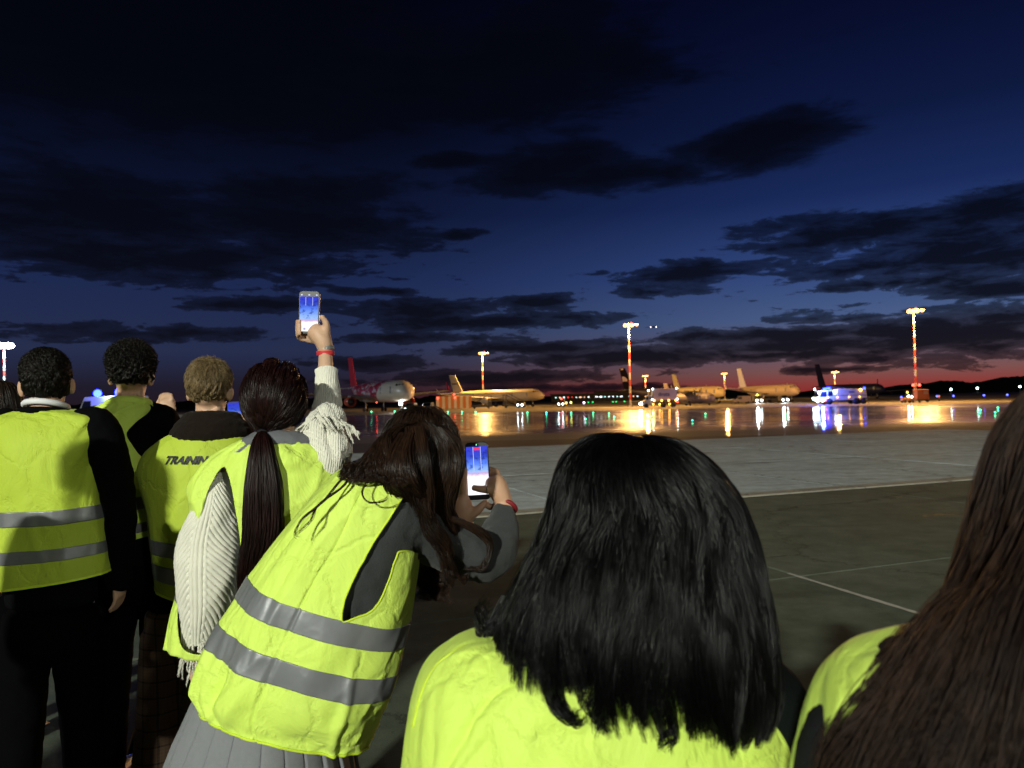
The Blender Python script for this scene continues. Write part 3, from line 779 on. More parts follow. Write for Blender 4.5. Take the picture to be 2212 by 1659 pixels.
def text(body, size, loc, rot, material, name='lettering', parent=None, extrude=.004, shear=0., bold=0., sx=1.):
    cu = bpy.data.curves.new(name, 'FONT'); cu.body = body; cu.size = size; cu.extrude = extrude; cu.shear = shear; cu.offset = bold
    cu.align_x = 'CENTER'; cu.align_y = 'CENTER'; cu.materials.append(material)
    o = bpy.data.objects.new(name, cu); COL.objects.link(o)
    dg = bpy.context.evaluated_depsgraph_get(); me = bpy.data.meshes.new_from_object(o.evaluated_get(dg))
    bpy.data.objects.remove(o)
    o = bpy.data.objects.new(name, me); COL.objects.link(o)
    o.location = loc; o.rotation_euler = rot; o.scale = (sx, 1, 1); o.parent = parent
    return o

# white box lorry: local x forward (towards image left), y=+ is the far side
def lorry():
    a = gpos(1422, 180)
    t = empty('box_lorry', a, PI, 'white box lorry lettered dnata with amber side markers', 'lorry')
    M_w = mat('lorry_white', (.85, .66, .62), .5, emit=None); 
    MB().box((-1.45, 0, 3.15), (5.9, 2.5, 2.75)).build('cargo_box', M_w, t, bevel=.05)
    text('dnata', 1.25, (-1.2, 1.262, 3.15), (R_(90), 0, PI), mat('lorry_purple', (.10, .06, .22), .5), parent=t, bold=.02)
    for xx in (-4.35, 1.47): MB().box((xx, 0, 3.15), (.09, 2.54, 2.8)).build('corner_post', M_steel, t)
    MB().box((-.6, 0, 1.25), (7.8, 1.0, .3)).build('chassis', M_dkmetal, t)
    c = MB().prism([(1.75, .7), (4.1, .7), (4.1, 1.35), (3.4, 1.75), (3.0, 2.85), (1.75, 2.95)], 'y', -1.15, 1.15).build('cab', mat('cab_white', (.6, .55, .5), .45), t, bevel=.05)
    MB().prism([(2.55, 1.85), (3.2, 1.85), (2.92, 2.6), (2.55, 2.6)], 'y', 1.152, 1.17).build('window', M_glass, c)
    MB().prism([(1.95, 1.95), (2.3, 1.95), (2.3, 2.55), (1.95, 2.55)], 'y', 1.152, 1.17).build('window', M_glass, c)
    MB().box((3.22, 0, 2.25), (.05, 1.9, .75), 0, -.35).build('windscreen', M_glass, c)
    for xx in (3.0, -1.2, -3.6):
        for s in (-1, 1):
            w = MB().tube([(xx, s * .85, .5), (xx, s * 1.15, .5)], .5, 18).build('wheel', M_tyre, t, True)
            MB().tube([(xx, s * 1.12, .5), (xx, s * 1.19, .5)], .26, 12).build('rim', M_steel, w)
    for s in (-.75, .75): lampball(t, (4.18, s, .95), .3, G_head, 'headlight')
    for xx in (1.2, -.6, -2.3, -4.0): lampball(t, (xx, 1.3, 1.6), .17, G_amber, 'side_marker')
    for xx in (1.45, -.1, -2.5): lampball(t, (xx, 1.2, .75), .17, G_amber, 'side_marker')
    lampball(t, (-4.5, 1.1, 1.2), .14, G_red, 'tail_light')
    for xx, zz in ((1.5, 4.45), (-4.3, 4.5), (-4.4, 1.9), (1.55, 1.85), (2.5, 4.1)): lampball(t, (xx, 1.25, zz), .15, G_head, 'marker_light')
lorry()

def fire_engine():
    a = gpos(1815, 168)
    t = empty('fire_engine', a, PI, 'three axle airport fire engine with flashing blue lights on the apron', 'fire engine')
    M_y = mat('fire_engine_paint', (.85, .76, .50), .4, coat=.3)
    prof = [(-5.4, 1.0), (-5.5, 1.8), (-5.3, 3.3), (-.6, 3.55), (1.7, 3.45), (1.7, .95), (-1.6, .95), (-4.8, .95)]
    MB().prism(prof, 'y', -1.45, 1.45).build('body', M_y, t, bevel=.08)
    c = MB().prism([(1.78, .8), (5.3, .8), (5.55, 1.5), (4.9, 3.2), (1.78, 3.25)], 'y', -1.42, 1.42).build('cab', mat('cab_lime', (.7, .68, .4), .4, coat=.3), t, bevel=.08)
    MB().prism([(3.6, 1.8), (5.2, 1.8), (4.75, 3.0), (3.6, 3.0)], 'y', 1.422, 1.44).build('window', M_glass, c)
    MB().prism([(2.2, 1.9), (3.3, 1.9), (3.3, 3.0), (2.2, 3.0)], 'y', 1.422, 1.44).build('window', M_glass, c)
    MB().box((5.22, 0, 2.35), (.06, 2.5, 1.2), 0, -.36).build('windscreen', M_glass, c)
    for xx in (-4.6, -3.3, -2.0, -.7, .6): MB().box((xx, 1.46, 2.75), (1.15, .05, .9)).build('locker_door', mat('locker', (.80, .71, .46), .45), t, bevel=.02)
    MB().box((-1.9, 1.47, 2.0), (7.2, .06, .09)).build('side_trim', M_dkmetal, t)
    MB().box((-2.0, 1.495, 2.75), (1.3, .02, .3)).build('side_badge', mat('badge_grey', (.2, .2, .2), .5), t)
    MB().box((-.3, 0, 3.7), (1.6, .7, .35)).tube([(.2, 0, 3.85), (3.0, 0, 4.0)], .12, 8).build('roof_monitor', M_dkmetal, t)
    MB().box((5.5, 0, 1.0), (.35, 2.7, .4)).build('bumper', M_dkmetal, t, bevel=.04)
    for xx in (3.0, -3.05, -4.65):
        for s in (-1, 1):
            w = MB().tube([(xx, s * 1.0, .72), (xx, s * 1.48, .72)], .72, 22).build('wheel', M_tyre, t, True)
            MB().tube([(xx, s * 1.44, .72), (xx, s * 1.52, .72)], .34, 14).build('rim', M_dkmetal, w)
    MB().box((0, 1.3, .75), (2.2, .25, .5)).build('step', M_dkmetal, t)
    MB().box((3.1, 0, 3.38), (.6, 2.4, .25)).build('light_bar', M_dkmetal, t)
    for s in (-.9, -.3, .3, .9): MB().box((3.2 + s * .85, s * .6 + .6, 3.62 - s * .08), (.5, .5, .42)).build('beacon', G_bl, t, bevel=.1)
    lampball(t, (-5.0, 1.2, 3.55), .26, glow('beacon_blue_small', (.012, .03, 1), 22), 'beacon')
    lampball(t, (-4.0, 1.5, 3.2), .3, G_amber, 'warning_light')
    for xx, yy, zz, rr in ((5.6, 1.0, 1.35, .26), (5.65, .3, 1.15, .22), (5.6, -.5, 1.25, .26), (5.6, -1.0, 1.4, .26), (5.55, 1.2, .75, .2), (4.6, 1.5, .9, .24), (5.3, 1.3, 2.6, .16), (5.2, -1.2, 3.5, .2), (1.75, 1.5, 2.85, .26)):
        lampball(t, (xx, yy, zz), rr, G_head, 'headlight')
    for xx in (3.4, 1.2, -1.4, -3.8): lampball(t, (xx, 1.5, 1.62), .12, G_amber, 'side_marker')
    lampball(t, (4.0, 1.5, .85), .13, G_red, 'side_marker')
    l = bpy.data.lights.new('beacon_light', 'POINT'); l.energy = 9000; l.color = (.05, .09, 1); l.shadow_soft_size = .3
    lo = bpy.data.objects.new('beacon_light', l); COL.objects.link(lo); lo.parent = t; lo.location = (5.0, 2.6, 3.6)
fire_engine()

def van(px, d, ang, label, col, lights=True, beacon=None, L=5.0, H=2.3):
    t = empty('service_van', gpos(px, d), ang, label, 'van')
    m_ = mat('van_paint_%d' % int(col[0] * 1000), col, .4, coat=.2)
    b = MB().prism([(-L / 2, .45), (L / 2, .45), (L / 2 + .05, 1.15), (L * .36, 1.4), (L * .2, H), (-L / 2, H)], 'y', -.95, .95).build('body', m_, t, bevel=.06)
    for s in (-1, 1):
        MB().prism([(L * .06, 1.4), (L * .32, 1.4), (L * .2, H - .25), (L * .06, H - .25)], 'y', s * .952, s * .965).build('window', M_glass, b)
        for xx in (-L * .3, L * .3): MB().tube([(xx, s * .72, .36), (xx, s * .97, .36)], .36, 16).build('wheel', M_tyre, t, True)
    MB().box((L * .285, 0, 1.85), (.05, 1.6, .8), 0, -.7).build('windscreen', M_glass, b)
    if lights:
        for s in (-.7, .7): lampball(t, (L / 2 + .05, s, .85), .24, G_head, 'headlight')
    if beacon: lampball(t, (0, 0, H + .2), .26, beacon, 'beacon')
    return t
van(925, 176, R_(-95), 'service van with both headlights on under the large airliner nose', (.1, .1, .11))
van(888, 172, R_(-95), 'pale service van beside the bright nose light', (.3, .3, .3))
van(1213, 245, R_(-100), 'van with bright headlights off the nose of the cream jet', (.12, .12, .12), beacon=G_red)
van(1126, 240, R_(-100), 'small car with yellowish lamps below the cream jet', (.15, .15, .15), H=1.9)
van(1636, 226, R_(-95), 'service van with dazzling headlights under the white-tailed jet', (.2, .2, .22), beacon=glow('beacon_yellow', (.9, .8, .05), 12))
van(1692, 228, R_(-95), 'service van with headlights below the wing of the white-tailed jet', (.2, .2, .2))
van(1603, 220, R_(180), 'grey van parked in the dark before the white-tailed jet', (.14, .12, .12), lights=False)
for px, d, e in ((1636, 222, 9000), (1692, 224, 6000)):
    l = bpy.data.lights.new('headlight_beam', 'SPOT'); l.energy = e; l.color = (.85, .95, 1); l.spot_size = R_(60); l.spot_blend = .7; l.shadow_soft_size = .25
    lo = bpy.data.objects.new('headlight_beam', l); COL.objects.link(lo); lo.location = gpos(px, d) + Vector((0, -.5, 1)); lo.rotation_euler = (R_(84), 0, PI)

def stair_truck(px, d, ang, label):
    t = empty('stair_truck', gpos(px, d), ang, label, 'stair truck')
    MB().box((0, 0, .8), (6.5, 1.9, .6)).build('chassis', M_dkmetal, t, bevel=.04)
    MB().prism([(2.0, .9), (3.2, .9), (3.2, 1.6), (2.8, 2.2), (2.0, 2.2)], 'y', -.9, .9).build('cab', M_dkmetal, t)
    st = MB()
    for k in range(12): st.box((-3 + k * .42, 0, 1.2 + k * .24), (.42, 1.5, .07))
    st.build('steps', M_dkmetal, t)
    for s in (-.8, .8):
        MB().tube([(-3.2, s, 2.1), (2.0, s, 5.0)], .06, 6).tube([(-3.2, s, 1.1), (2.0, s, 4.1)], .09, 6).build('handrail', M_dkmetal, t)
    MB().box((2.5, 0, 4.1), (1.6, 1.7, .12)).build('platform', M_dkmetal, t)
    for k in (0, 1): MB().box((2.2 + k * .9, 0, 2.9), (.12, 1.5, 2.4)).build('support', M_dkmetal, t)
    for xx in (-2.2, 2.2):
        for s in (-1, 1): MB().tube([(xx, s * .75, .4), (xx, s * .98, .4)], .4, 14).build('wheel', M_tyre, t, True)
stair_truck(1040, 232, R_(5), 'dark mobile stairs raised to the side of the cream jet')
stair_truck(1108, 240, R_(175), 'dark mobile stairs at the forward door of the cream jet')

# striped barrier
t = empty('blast_fence', gpos(981, 245), R_(4), 'orange and white striped barrier behind the airliners', 'barrier')
for k in range(12):
    MB().box((-5.4 + k * .98, 0, 2.1), (.94, .14, 4.1)).build('panel', mat('barrier_orange', (.55, .2, .04), .5) if k % 2 else mat('barrier_white', (.66, .6, .45), .5), t)
for k in range(5): MB().box((-5 + k * 2.5, .4, 2), (.15, .8, 3.9)).build('brace', M_steel, t)
for px, py in ((965, 870 - 12), (1000, 866 - 10)): pass
for lx, lz in ((-5.3, 3.6), (.1, 4.8), (.3, 3.7)): lampball(t, (lx, -.4, lz), .22, G_red, 'warning_light')

# generator set at the foot of the right mast
t = empty('generator_trailer', gpos(1987, 173), 0, 'rusty red generator trailer at the foot of the right mast', 'trailer')
MB().box((.3, 0, 1.9), (2.7, 2, 2.3)).build('housing', mat('rust_red', (.42, .11, .05), .6, var=.3, vscale=2), t, bevel=.08)
MB().box((.3, 0, .55), (2.9, 1.9, .3)).build('chassis', M_dkmetal, t)
for xx in (-.6, 1.2): MB().tube([(xx, -1.1, .38), (xx, -.85, .38)], .38, 14).build('wheel', M_tyre, t, True)
MB().box((.9, -1.02, 2.3), (1.0, .05, .8)).build('vent', mat('trailer_pink', (.4, .25, .25), .6), t)
t2 = empty('baggage_tractor', gpos(1961, 172), PI, 'small orange tractor with a headlamp left of the right mast', 'tractor')
MB().prism([(-1.3, .4), (1.4, .4), (1.4, 1.1), (.2, 1.2), (-.1, 1.5), (-1.3, 1.3)], 'y', -.65, .65).build('body', mat('tractor_orange', (.6, .17, .03), .5), t2, bevel=.05)
for xx in (-.8, .9):
    for s in (-1, 1): MB().tube([(xx, s * .5, .35), (xx, s * .72, .35)], .35, 14).build('wheel', M_tyre, t2, True)
mbx = MB()
for s in (-.5, .5):
    for xx in (-1.1, .1): mbx.tube([(xx, s, 1.2), (xx, s, 2.5)], .05, 6)
mbx.box((-.5, 0, 2.55), (1.5, 1.3, .1)); mbx.build('canopy', M_dkmetal, t2)
lampball(t2, (.2, .75, 1.5), .22, G_head, 'headlight'); lampball(t2, (-.6, .7, 1.35), .16, G_head, 'headlight'); lampball(t2, (.4, .7, 2.4), .18, G_amber, 'beacon')

# left side: ambulance with a blue beacon, low barrier with red lamps
tv = van(236, 46, R_(150), 'white ambulance with a glaring blue beacon behind the curly-haired man', (.7, .7, .75), lights=False, L=5.2, H=2.55)
lampball(tv, (-1.5, .2, 2.78), .3, G_bl, 'beacon'); lampball(tv, (-1.0, -.6, 2.78), .26, G_bl, 'beacon'); lampball(tv, (1.2, 0, 2.78), .24, G_bl, 'beacon')
lampball(tv, (-2.3, .8, 2.0), .09, MATS['red_lamp'], 'tail_light')
l = bpy.data.lights.new('beacon_light', 'POINT'); l.energy = 2500; l.color = (.06, .09, 1); l.shadow_soft_size = .2
lo = bpy.data.objects.new('beacon_light', l); COL.objects.link(lo); lo.location = tv.location + Vector((.9, -1.8, 2.9))
t = empty('road_barrier', gpos(402, 60), 0, 'low dark barrier topped by four red lamps', 'barrier')
MB().box((0, 0, .75), (1.9, .18, .25)).box((-.8, 0, .35), (.1, .5, .7)).box((.8, 0, .35), (.1, .5, .7)).build('rail', mat('barrier_brown', (.12, .09, .07), .7), t)
for k in range(4): lampball(t, (-.48 + k * .32, -.1, .98), .07, glow('red_lamp_strong', (1, .04, .02), 10), 'warning_light')
for i, (px, py, lab) in enumerate(((310, 878, 'small amber lamp near the left man shoulder'), (611, 890, 'orange lamp left of the raised arm'))):
    lampstud('far_lamp', px, py, 120, .14, glow('amber_far', (1, .35, .04), 9), lab, 'lamp', None)

# hi-vis worker far off on the right
def worker(px, d, label):
    t = empty('person', gpos(px, d), 0, label, 'person')
    mb = MB().tube([(-.1, 0, .08), (-.1, 0, .5), (-.08, 0, .9)], [.06, .07, .09], 8).tube([(.1, 0, .08), (.1, 0, .5), (.08, 0, .9)], [.06, .07, .09], 8)
    mb.tube([(0, 0, .85), (0, 0, 1.2), (0, 0, 1.42), (0, 0, 1.52)], [.15, .16, .15, .06], 12).ball((0, 0, 1.66), (.08, .1, .12))
    for s in (-1, 1): mb.tube([(s * .18, 0, 1.4), (s * .24, -.02, 1.12), (s * .22, -.12, .88)], [.06, .05, .04], 8).ball((s * .22, -.14, .82), (.04, .04, .07))
    blend('body', mb, mat('worker_dark', (.04, .04, .05), .7), t, .02, 3) if False else mb.build('body', mat('worker_dark', (.04, .04, .05), .7), t, True)
    MB().tube([(0, 0, .9), (0, 0, 1.15), (0, 0, 1.42)], [.19, .2, .17], 12).build('vest', mat('worker_orange', (.8, .25, .04), .6), t, True)
worker(2029, 180, 'distant person in an orange vest right of the generator trailer')
# ------------------------------------------------------------------ materials for people
def skin_mat(name, c):
    m = mat(name, c, .5, spec=.4, bump=.15, bscale=220, var=.12, vscale=14)
    b = m.node_tree.nodes['Principled BSDF']; b.inputs['Subsurface Weight'].default_value = .08
    b.inputs['Subsurface Radius'].default_value = (.01, .004, .002); return m
M_skin = skin_mat('skin', (.58, .36, .24)); M_skin2 = skin_mat('skin_warm', (.52, .30, .19))
def vest_mat(name, c, c2):
    m = bpy.data.materials.new(name); m.use_nodes = True; T = NT(m.node_tree); b = T.n['Principled BSDF']
    tc = T.new('ShaderNodeTexCoord').outputs['Object']
    n = T.noise(tc, 9, 5, .6); c_ = T.mix(n, c + (1,), c2 + (1,)); T.put(b.inputs['Base Color'], c_)
    b.inputs['Roughness'].default_value = .62; b.inputs['Specular IOR Level'].default_value = .25; b.inputs['Sheen Weight'].default_value = .15
    b.inputs['Sheen Tint'].default_value = (.8, 1, .4, 1)
    n1 = T.noise(T.vmath('MULTIPLY', tc, (1, 1, .6)), 7, 5, .6, 1.2); n2 = T.noise(tc, 700, 2)
    # creases left from folding
    n3 = T.new('ShaderNodeTexVoronoi', feature='DISTANCE_TO_EDGE'); T.put(n3.inputs['Vector'], T.vmath('ADD', T.vmath('MULTIPLY', tc, (1, 1, 1)), T.vmath('MULTIPLY', T.comb(n, n1, n), (.12, .12, .12)))); n3.inputs['Scale'].default_value = 7
    cr = T.smooth(n3.outputs[0], 0, .08)
    b1 = T.new('ShaderNodeBump'); b1.inputs['Strength'].default_value = .55; b1.inputs['Distance'].default_value = .02; T.put(b1.inputs['Height'], n1)
    b3 = T.new('ShaderNodeBump'); b3.inputs['Strength'].default_value = .36; b3.inputs['Distance'].default_value = .006; T.put(b3.inputs['Height'], cr); T.l.new(b1.outputs[0], b3.inputs['Normal'])
    b2 = T.new('ShaderNodeBump'); b2.inputs['Strength'].default_value = .35; b2.inputs['Distance'].default_value = .001
    T.put(b2.inputs['Height'], n2); T.l.new(b3.outputs[0], b2.inputs['Normal']); T.l.new(b2.outputs[0], b.inputs['Normal'])
    return m
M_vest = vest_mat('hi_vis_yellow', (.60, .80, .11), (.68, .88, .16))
M_vest2 = vest_mat('hi_vis_yellow_darker', (.42, .54, .045), (.48, .62, .06))  # darker, more saturated version of the vest yellow
M_tape = mat('reflective_tape', (.20, .205, .22), .38, metal=.25, spec=.6, bump=.45, bscale=14, var=.22, vscale=7)  # tone noise puts glints into the tape colour
M_bind = mat('vest_binding', (.62, .80, .04), .6)
M_black = mat('black_wool', (.0025, .0025, .0035), .95, spec=.06, bump=.3, bscale=300)
M_black2 = mat('black_trousers', (.0016, .0016, .002), .95, spec=.04)
M_shirt = mat('white_collar', (.75, .75, .78), .7)
M_grey = mat('charcoal_knit', (.040, .043, .044), .95, spec=.1, sheen=.15, bump=.6, bscale=260, var=.12, vscale=60)
M_greyv = mat('grey_collar', (.13, .135, .15), .9, bump=.5, bscale=200)
M_suede = mat('dark_brown_pile', (.012, .008, .006), 1., spec=.1, sheen=.05, bump=.8, bscale=120, var=.3, vscale=60)
M_knit = mat('cream_knit', (.76, .74, .64), .9, sheen=.2, bump=.5, bscale=350, var=.08, vscale=120)
M_skirt = mat('grey_flannel', (.20, .205, .225), .9, sheen=.2, bump=.5, bscale=500, var=.12, vscale=90)
M_shoe = mat('black_leather', (.01, .01, .011), .35)
def plaid_mat():
    m = bpy.data.materials.new('brown_check'); m.use_nodes = True; T = NT(m.node_tree); b = T.n['Principled BSDF']
    tc = T.new('ShaderNodeTexCoord').outputs['Object']; x, y, z = T.xyz(tc)
    def stripe(v, per, w): return T.math('LESS_THAN', T.math('FRACT', T.math('MULTIPLY', v, 1 / per)), w)
    a = T.math('ADD', T.math('MULTIPLY', stripe(x, .055, .14), .5), T.math('MULTIPLY', stripe(z, .06, .12), .5), clamp=True)
    f = T.math('ADD', T.math('MULTIPLY', stripe(x, .011, .3), .12), T.math('MULTIPLY', stripe(z, .012, .3), .12))
    c = T.mix(T.math('ADD', a, f, clamp=True), (.13, .075, .045, 1), (.012, .008, .006, 1)); T.put(b.inputs['Base Color'], c)
    b.inputs['Roughness'].default_value = .9; return m
M_plaid = plaid_mat()
def hair_mat(name, c, c2, rough=.34, spec=.5):
    m = bpy.data.materials.new(name); m.use_nodes = True; T = NT(m.node_tree); b = T.n['Principled BSDF']
    tc = T.new('ShaderNodeTexCoord').outputs['Object']
    n = T.noise(T.vmath('MULTIPLY', tc, (90, 90, 5)), 1, 4, .7); n0 = T.noise(tc, 9, 3)
    f = T.math('ADD', T.math('MULTIPLY', n, .8), T.math('MULTIPLY', n0, .5)); f = T.smooth(f, .4, .95)
    T.put(b.inputs['Base Color'], T.mix(f, c + (1,), c2 + (1,)))
    b.inputs['Roughness'].default_value = rough; b.inputs['Specular IOR Level'].default_value = spec
    return m
H_black = hair_mat('black_hair', (.0008, .0008, .001), (.0022, .002, .0026), .30, .22)
H_dark = hair_mat('dark_brown_hair', (.008, .005, .003), (.03, .016, .01), .4, .3)
H_curly = hair_mat('curly_black_hair', (.003, .0024, .002), (.010, .0075, .005), .42, .3)
H_blond = hair_mat('blond_hair', (.085, .055, .025), (.33, .235, .115), .42, .3)
H_red = hair_mat('dark_red_hair', (.006, .0022, .002), (.024, .0065, .0055), .4, .3)
H_brown = hair_mat('brown_hair', (.006, .0035, .0025), (.034, .016, .009), .38, .3)
H_brown2 = hair_mat('chestnut_hair', (.012, .007, .006), (.050, .027, .018), .55, .2)

# ------------------------------------------------------------------ hair strands
def strand_mesh(P, R, sides=3):
    """P (n,T,3) strand paths, R (n,T) radii -> verts, faces"""
    n, T, _ = P.shape
    tan = np.gradient(P, axis=1); tan /= np.linalg.norm(tan, axis=2, keepdims=True) + 1e-9
    ref = RNG.normal(size=(n, 1, 3)); a = np.cross(tan, ref); a /= np.linalg.norm(a, axis=2, keepdims=True) + 1e-9
    b = np.cross(tan, a)
    V = []
    for j in range(sides):
        t = 2 * PI * j / sides
        V.append(P + (a * math.cos(t) + b * math.sin(t)) * R[..., None])
    V = np.stack(V, 2).reshape(-1, 3)
    idx = np.arange(n * T * sides).reshape(n, T, sides)
    p = idx[:, :-1]; q = idx[:, 1:]
    F = np.stack([p, np.roll(p, -1, 2), np.roll(q, -1, 2), q], -1).reshape(-1, 4)
    return V, F
def strands_obj(name, parts, material, parent, r=.0009, label=None):
    Vs, Fs, b = [], [], 0
    for P, k in parts:
        n, T, _ = P.shape
        t = np.linspace(0, 1, T)[None, :]
        R = r * k * (1 - .75 * t ** 3) * (.7 + .6 * RNG.random((n, 1)))
        V, F = strand_mesh(P, R); Vs.append(V); Fs.append(F + b); b += len(V)
    return put(name, mesh_from(name, np.concatenate(Vs), np.concatenate(Fs)), material, parent, True, label=label)
def lock(pts, rad, n=60, T=26, wave=.004, freq=3., short=.25, curl=0., twist=0., clump=0.):
    """n strands round a guide line; rad gives the bundle's radius along it"""
    pts = [list(Vector(p)) for p in pts]; k = len(pts)
    if isinstance(rad, (int, float)): rad = [rad] * k
    G = crom([p + [r] for p, r in zip(pts, rad)], 60); C = G[:, :3]; Rr = np.maximum(G[:, 3], .0005)
    tan = np.gradient(C, axis=0); tan /= np.linalg.norm(tan, axis=1, keepdims=True) + 1e-9
    a = np.empty_like(C); v = np.array(Vector(tan[0]).orthogonal().normalized())
    for i in range(60):
        v = v - tan[i] * v.dot(tan[i]); v /= np.linalg.norm(v) + 1e-9; a[i] = v
    b = np.cross(tan, a)
    L = 1 - short * RNG.random((n, 1)) ** 1.6
    t = np.linspace(0, 1, T)[None, :] * L
    f = t * 59; i = np.minimum(f.astype(int), 58); g = (f - i)[..., None]
    def s(A): return A[i] * (1 - g) + A[i + 1] * g
    c, aa, bb = s(C), s(a), s(b); rr = s(Rr[:, None])[..., 0]
    ang = 2 * PI * RNG.random((n, 1)); q = np.sqrt(RNG.random((n, 1)))
    ang2 = ang + twist * t * 2 * PI
    ph = RNG.random((n, 2)) * 2 * PI; amp = wave * (t ** 1.2)
    w1 = np.sin(2 * PI * freq * t + ph[:, :1]) * amp; w2 = np.sin(2 * PI * freq * .8 * t + ph[:, 1:]) * amp
    if curl:
        pc = RNG.random() * 6.28
        w1 = w1 + curl * t * np.sin(2 * PI * freq * t + pc); w2 = w2 + curl * t * np.cos(2 * PI * freq * t + pc)
    rr = rr * (1 - clump * t)
    return c + aa * (np.cos(ang2) * q * rr + w1)[..., None] + bb * (np.sin(ang2) * q * rr + w2)[..., None]

def short_hair(c, Rv, Fv, Uv, axes, n, length, curl=0., mask=None, T=7, lift=.35, comb=None, freq=2.):
    """strands on a skull ellipsoid; Rv,Fv,Uv head axes"""
    M = np.array([Rv, Fv, Uv]); D = RNG.normal(size=(n * 3, 3)); D /= np.linalg.norm(D, axis=1, keepdims=True)
    if mask is not None: D = D[mask(D)]
    D = D[:n]; n = len(D)
    root = D * np.array(axes); nrm = D / np.array(axes); nrm /= np.linalg.norm(nrm, axis=1, keepdims=True)
    cm = np.array(comb if comb is not None else (0, .6, -.5))
    cm = cm + RNG.normal(size=(n, 3)) * .35; flow = cm - nrm * (cm * nrm).sum(1, keepdims=True); flow /= np.linalg.norm(flow, axis=1, keepdims=True)
    ln = length(D) if callable(length) else np.full(n, length); ln = (ln * (.7 + .5 * RNG.random(n)))[:, None, None]
    t = np.linspace(0, 1, T)[None, :, None]
    P = root[:, None] + nrm[:, None] * (ln * lift * np.sin(t * 1.9)) + flow[:, None] * (ln * (t * (1 - lift * .5)))
    if curl:
        s = np.cross(nrm, flow)[:, None]; ph = RNG.random((n, 1, 1)) * 6.28
        P = P + s * (np.sin(2 * PI * freq * t + ph) * curl * np.minimum(t * 3, 1)) + nrm[:, None] * (np.cos(2 * PI * freq * t + ph) * curl * np.minimum(t * 3, 1))
    return P @ M + np.array(c)

def crop_hair(hc, ax, n, mask, L, flow, r=.006, per=26, curl=0., k0=1.0, k1=1.10, T=10, freq=1.5, ell=(.0735, .094, .090), jit=.35, clump=.75):
    """short clumped locks growing from the scalp; L(D) length in skull radii, flow(D) direction"""
    Rv, Fv, Uv = ax; c = hc + Uv * .028 - Fv * .012; out = []
    def P(D, k): D = D / np.linalg.norm(D); return c + Rv * (D[0] * ell[0] * k) + Fv * (D[1] * ell[1] * k) + Uv * (D[2] * ell[2] * k)
    m = 0
    while m < n:
        D = RNG.normal(size=3); D /= np.linalg.norm(D)
        if not mask(D): continue
        m += 1; f = np.array(flow(D)) + RNG.normal(size=3) * jit; f = f - D * f.dot(D); f /= np.linalg.norm(f) + 1e-9; l_ = L(D) * random.uniform(.7, 1.3)
        kk = k1 * random.uniform(.97, 1.09 if random.random() < .2 else 1.03)
        pts = [P(D, k0), P(D + f * l_ * .4, (k0 + kk) / 2 + .02), P(D + f * l_ * .8, kk), P(D + f * l_ * 1.1, kk - .01)]
        out.append((lock(pts, [r, r * 1.1, r, r * .6], per, T, .0012, 2, .2, curl, clump=clump) if not curl else lock(pts, [r, r, r, r * .8], per, T + 8, .0012, freq, .2, curl, clump=.4), 1.0))
    return out
# ------------------------------------------------------------------ body shapes
def axes_of(fwd, up=(0, 0, 1)):
    U = Vector(up).normalized(); F = Vector(fwd); F = (F - U * F.dot(U)).normalized(); return F.cross(U).normalized(), F, U
def head_shape(mb, c, ax, s=1.):
    R, F, U = ax; c = Vector(c); M = Matrix((R, F, U)).transposed()
    mb.ball(c + U * .02 * s - F * .008 * s, (.074 * s, .096 * s, .092 * s), 20, 14, M)
    mb.ball(c + F * .018 * s - U * .045 * s, (.058 * s, .072 * s, .07 * s), 16, 12, M)
    mb.ball(c + F * .055 * s - U * .085 * s, (.03 * s, .026 * s, .022 * s), 10, 8, M)
    mb.ball(c + F * .094 * s - U * .02 * s, (.011 * s, .018 * s, .024 * s), 10, 8, M)
    mb.ball(c + F * .086 * s - U * .056 * s, (.022 * s, .01 * s, .009 * s), 10, 8, M)
    for q in (-1, 1):
        mb.ball(c + F * .080 * s + U * .028 * s + R * q * .03 * s, (.022 * s, .012 * s, .008 * s), 10, 8, M)
        E = M @ Matrix.Rotation(q * -.45, 3, 'Z') @ Matrix.Rotation(-.15, 3, 'X')
        mb.ball(c + R * q * .083 * s - F * .012 * s - U * .012 * s, (.009 * s, .019 * s, .033 * s), 12, 10, E)
        mb.ball(c + R * q * .078 * s - F * .002 * s - U * .03 * s, (.010 * s, .012 * s, .016 * s), 10, 8, E)
def eyes(c, ax, parent, s=1.):
    R, F, U = ax; c = Vector(c)
    for q in (-1, 1):
        MB().ball(c + F * .080 * s + U * .004 * s + R * q * .03 * s, .0125 * s, 10, 8).build('eye', mat('eye_white', (.6, .6, .58), .2), parent, True, True)
def limb(mb, pts, rad, n=14, m=16, flat=None):
    P, Rr = smooth_path([Vector(p) for p in pts], rad, m); mb.tube(P, Rr, n, True, flat)
TF = ((0, 1, 0), .66)
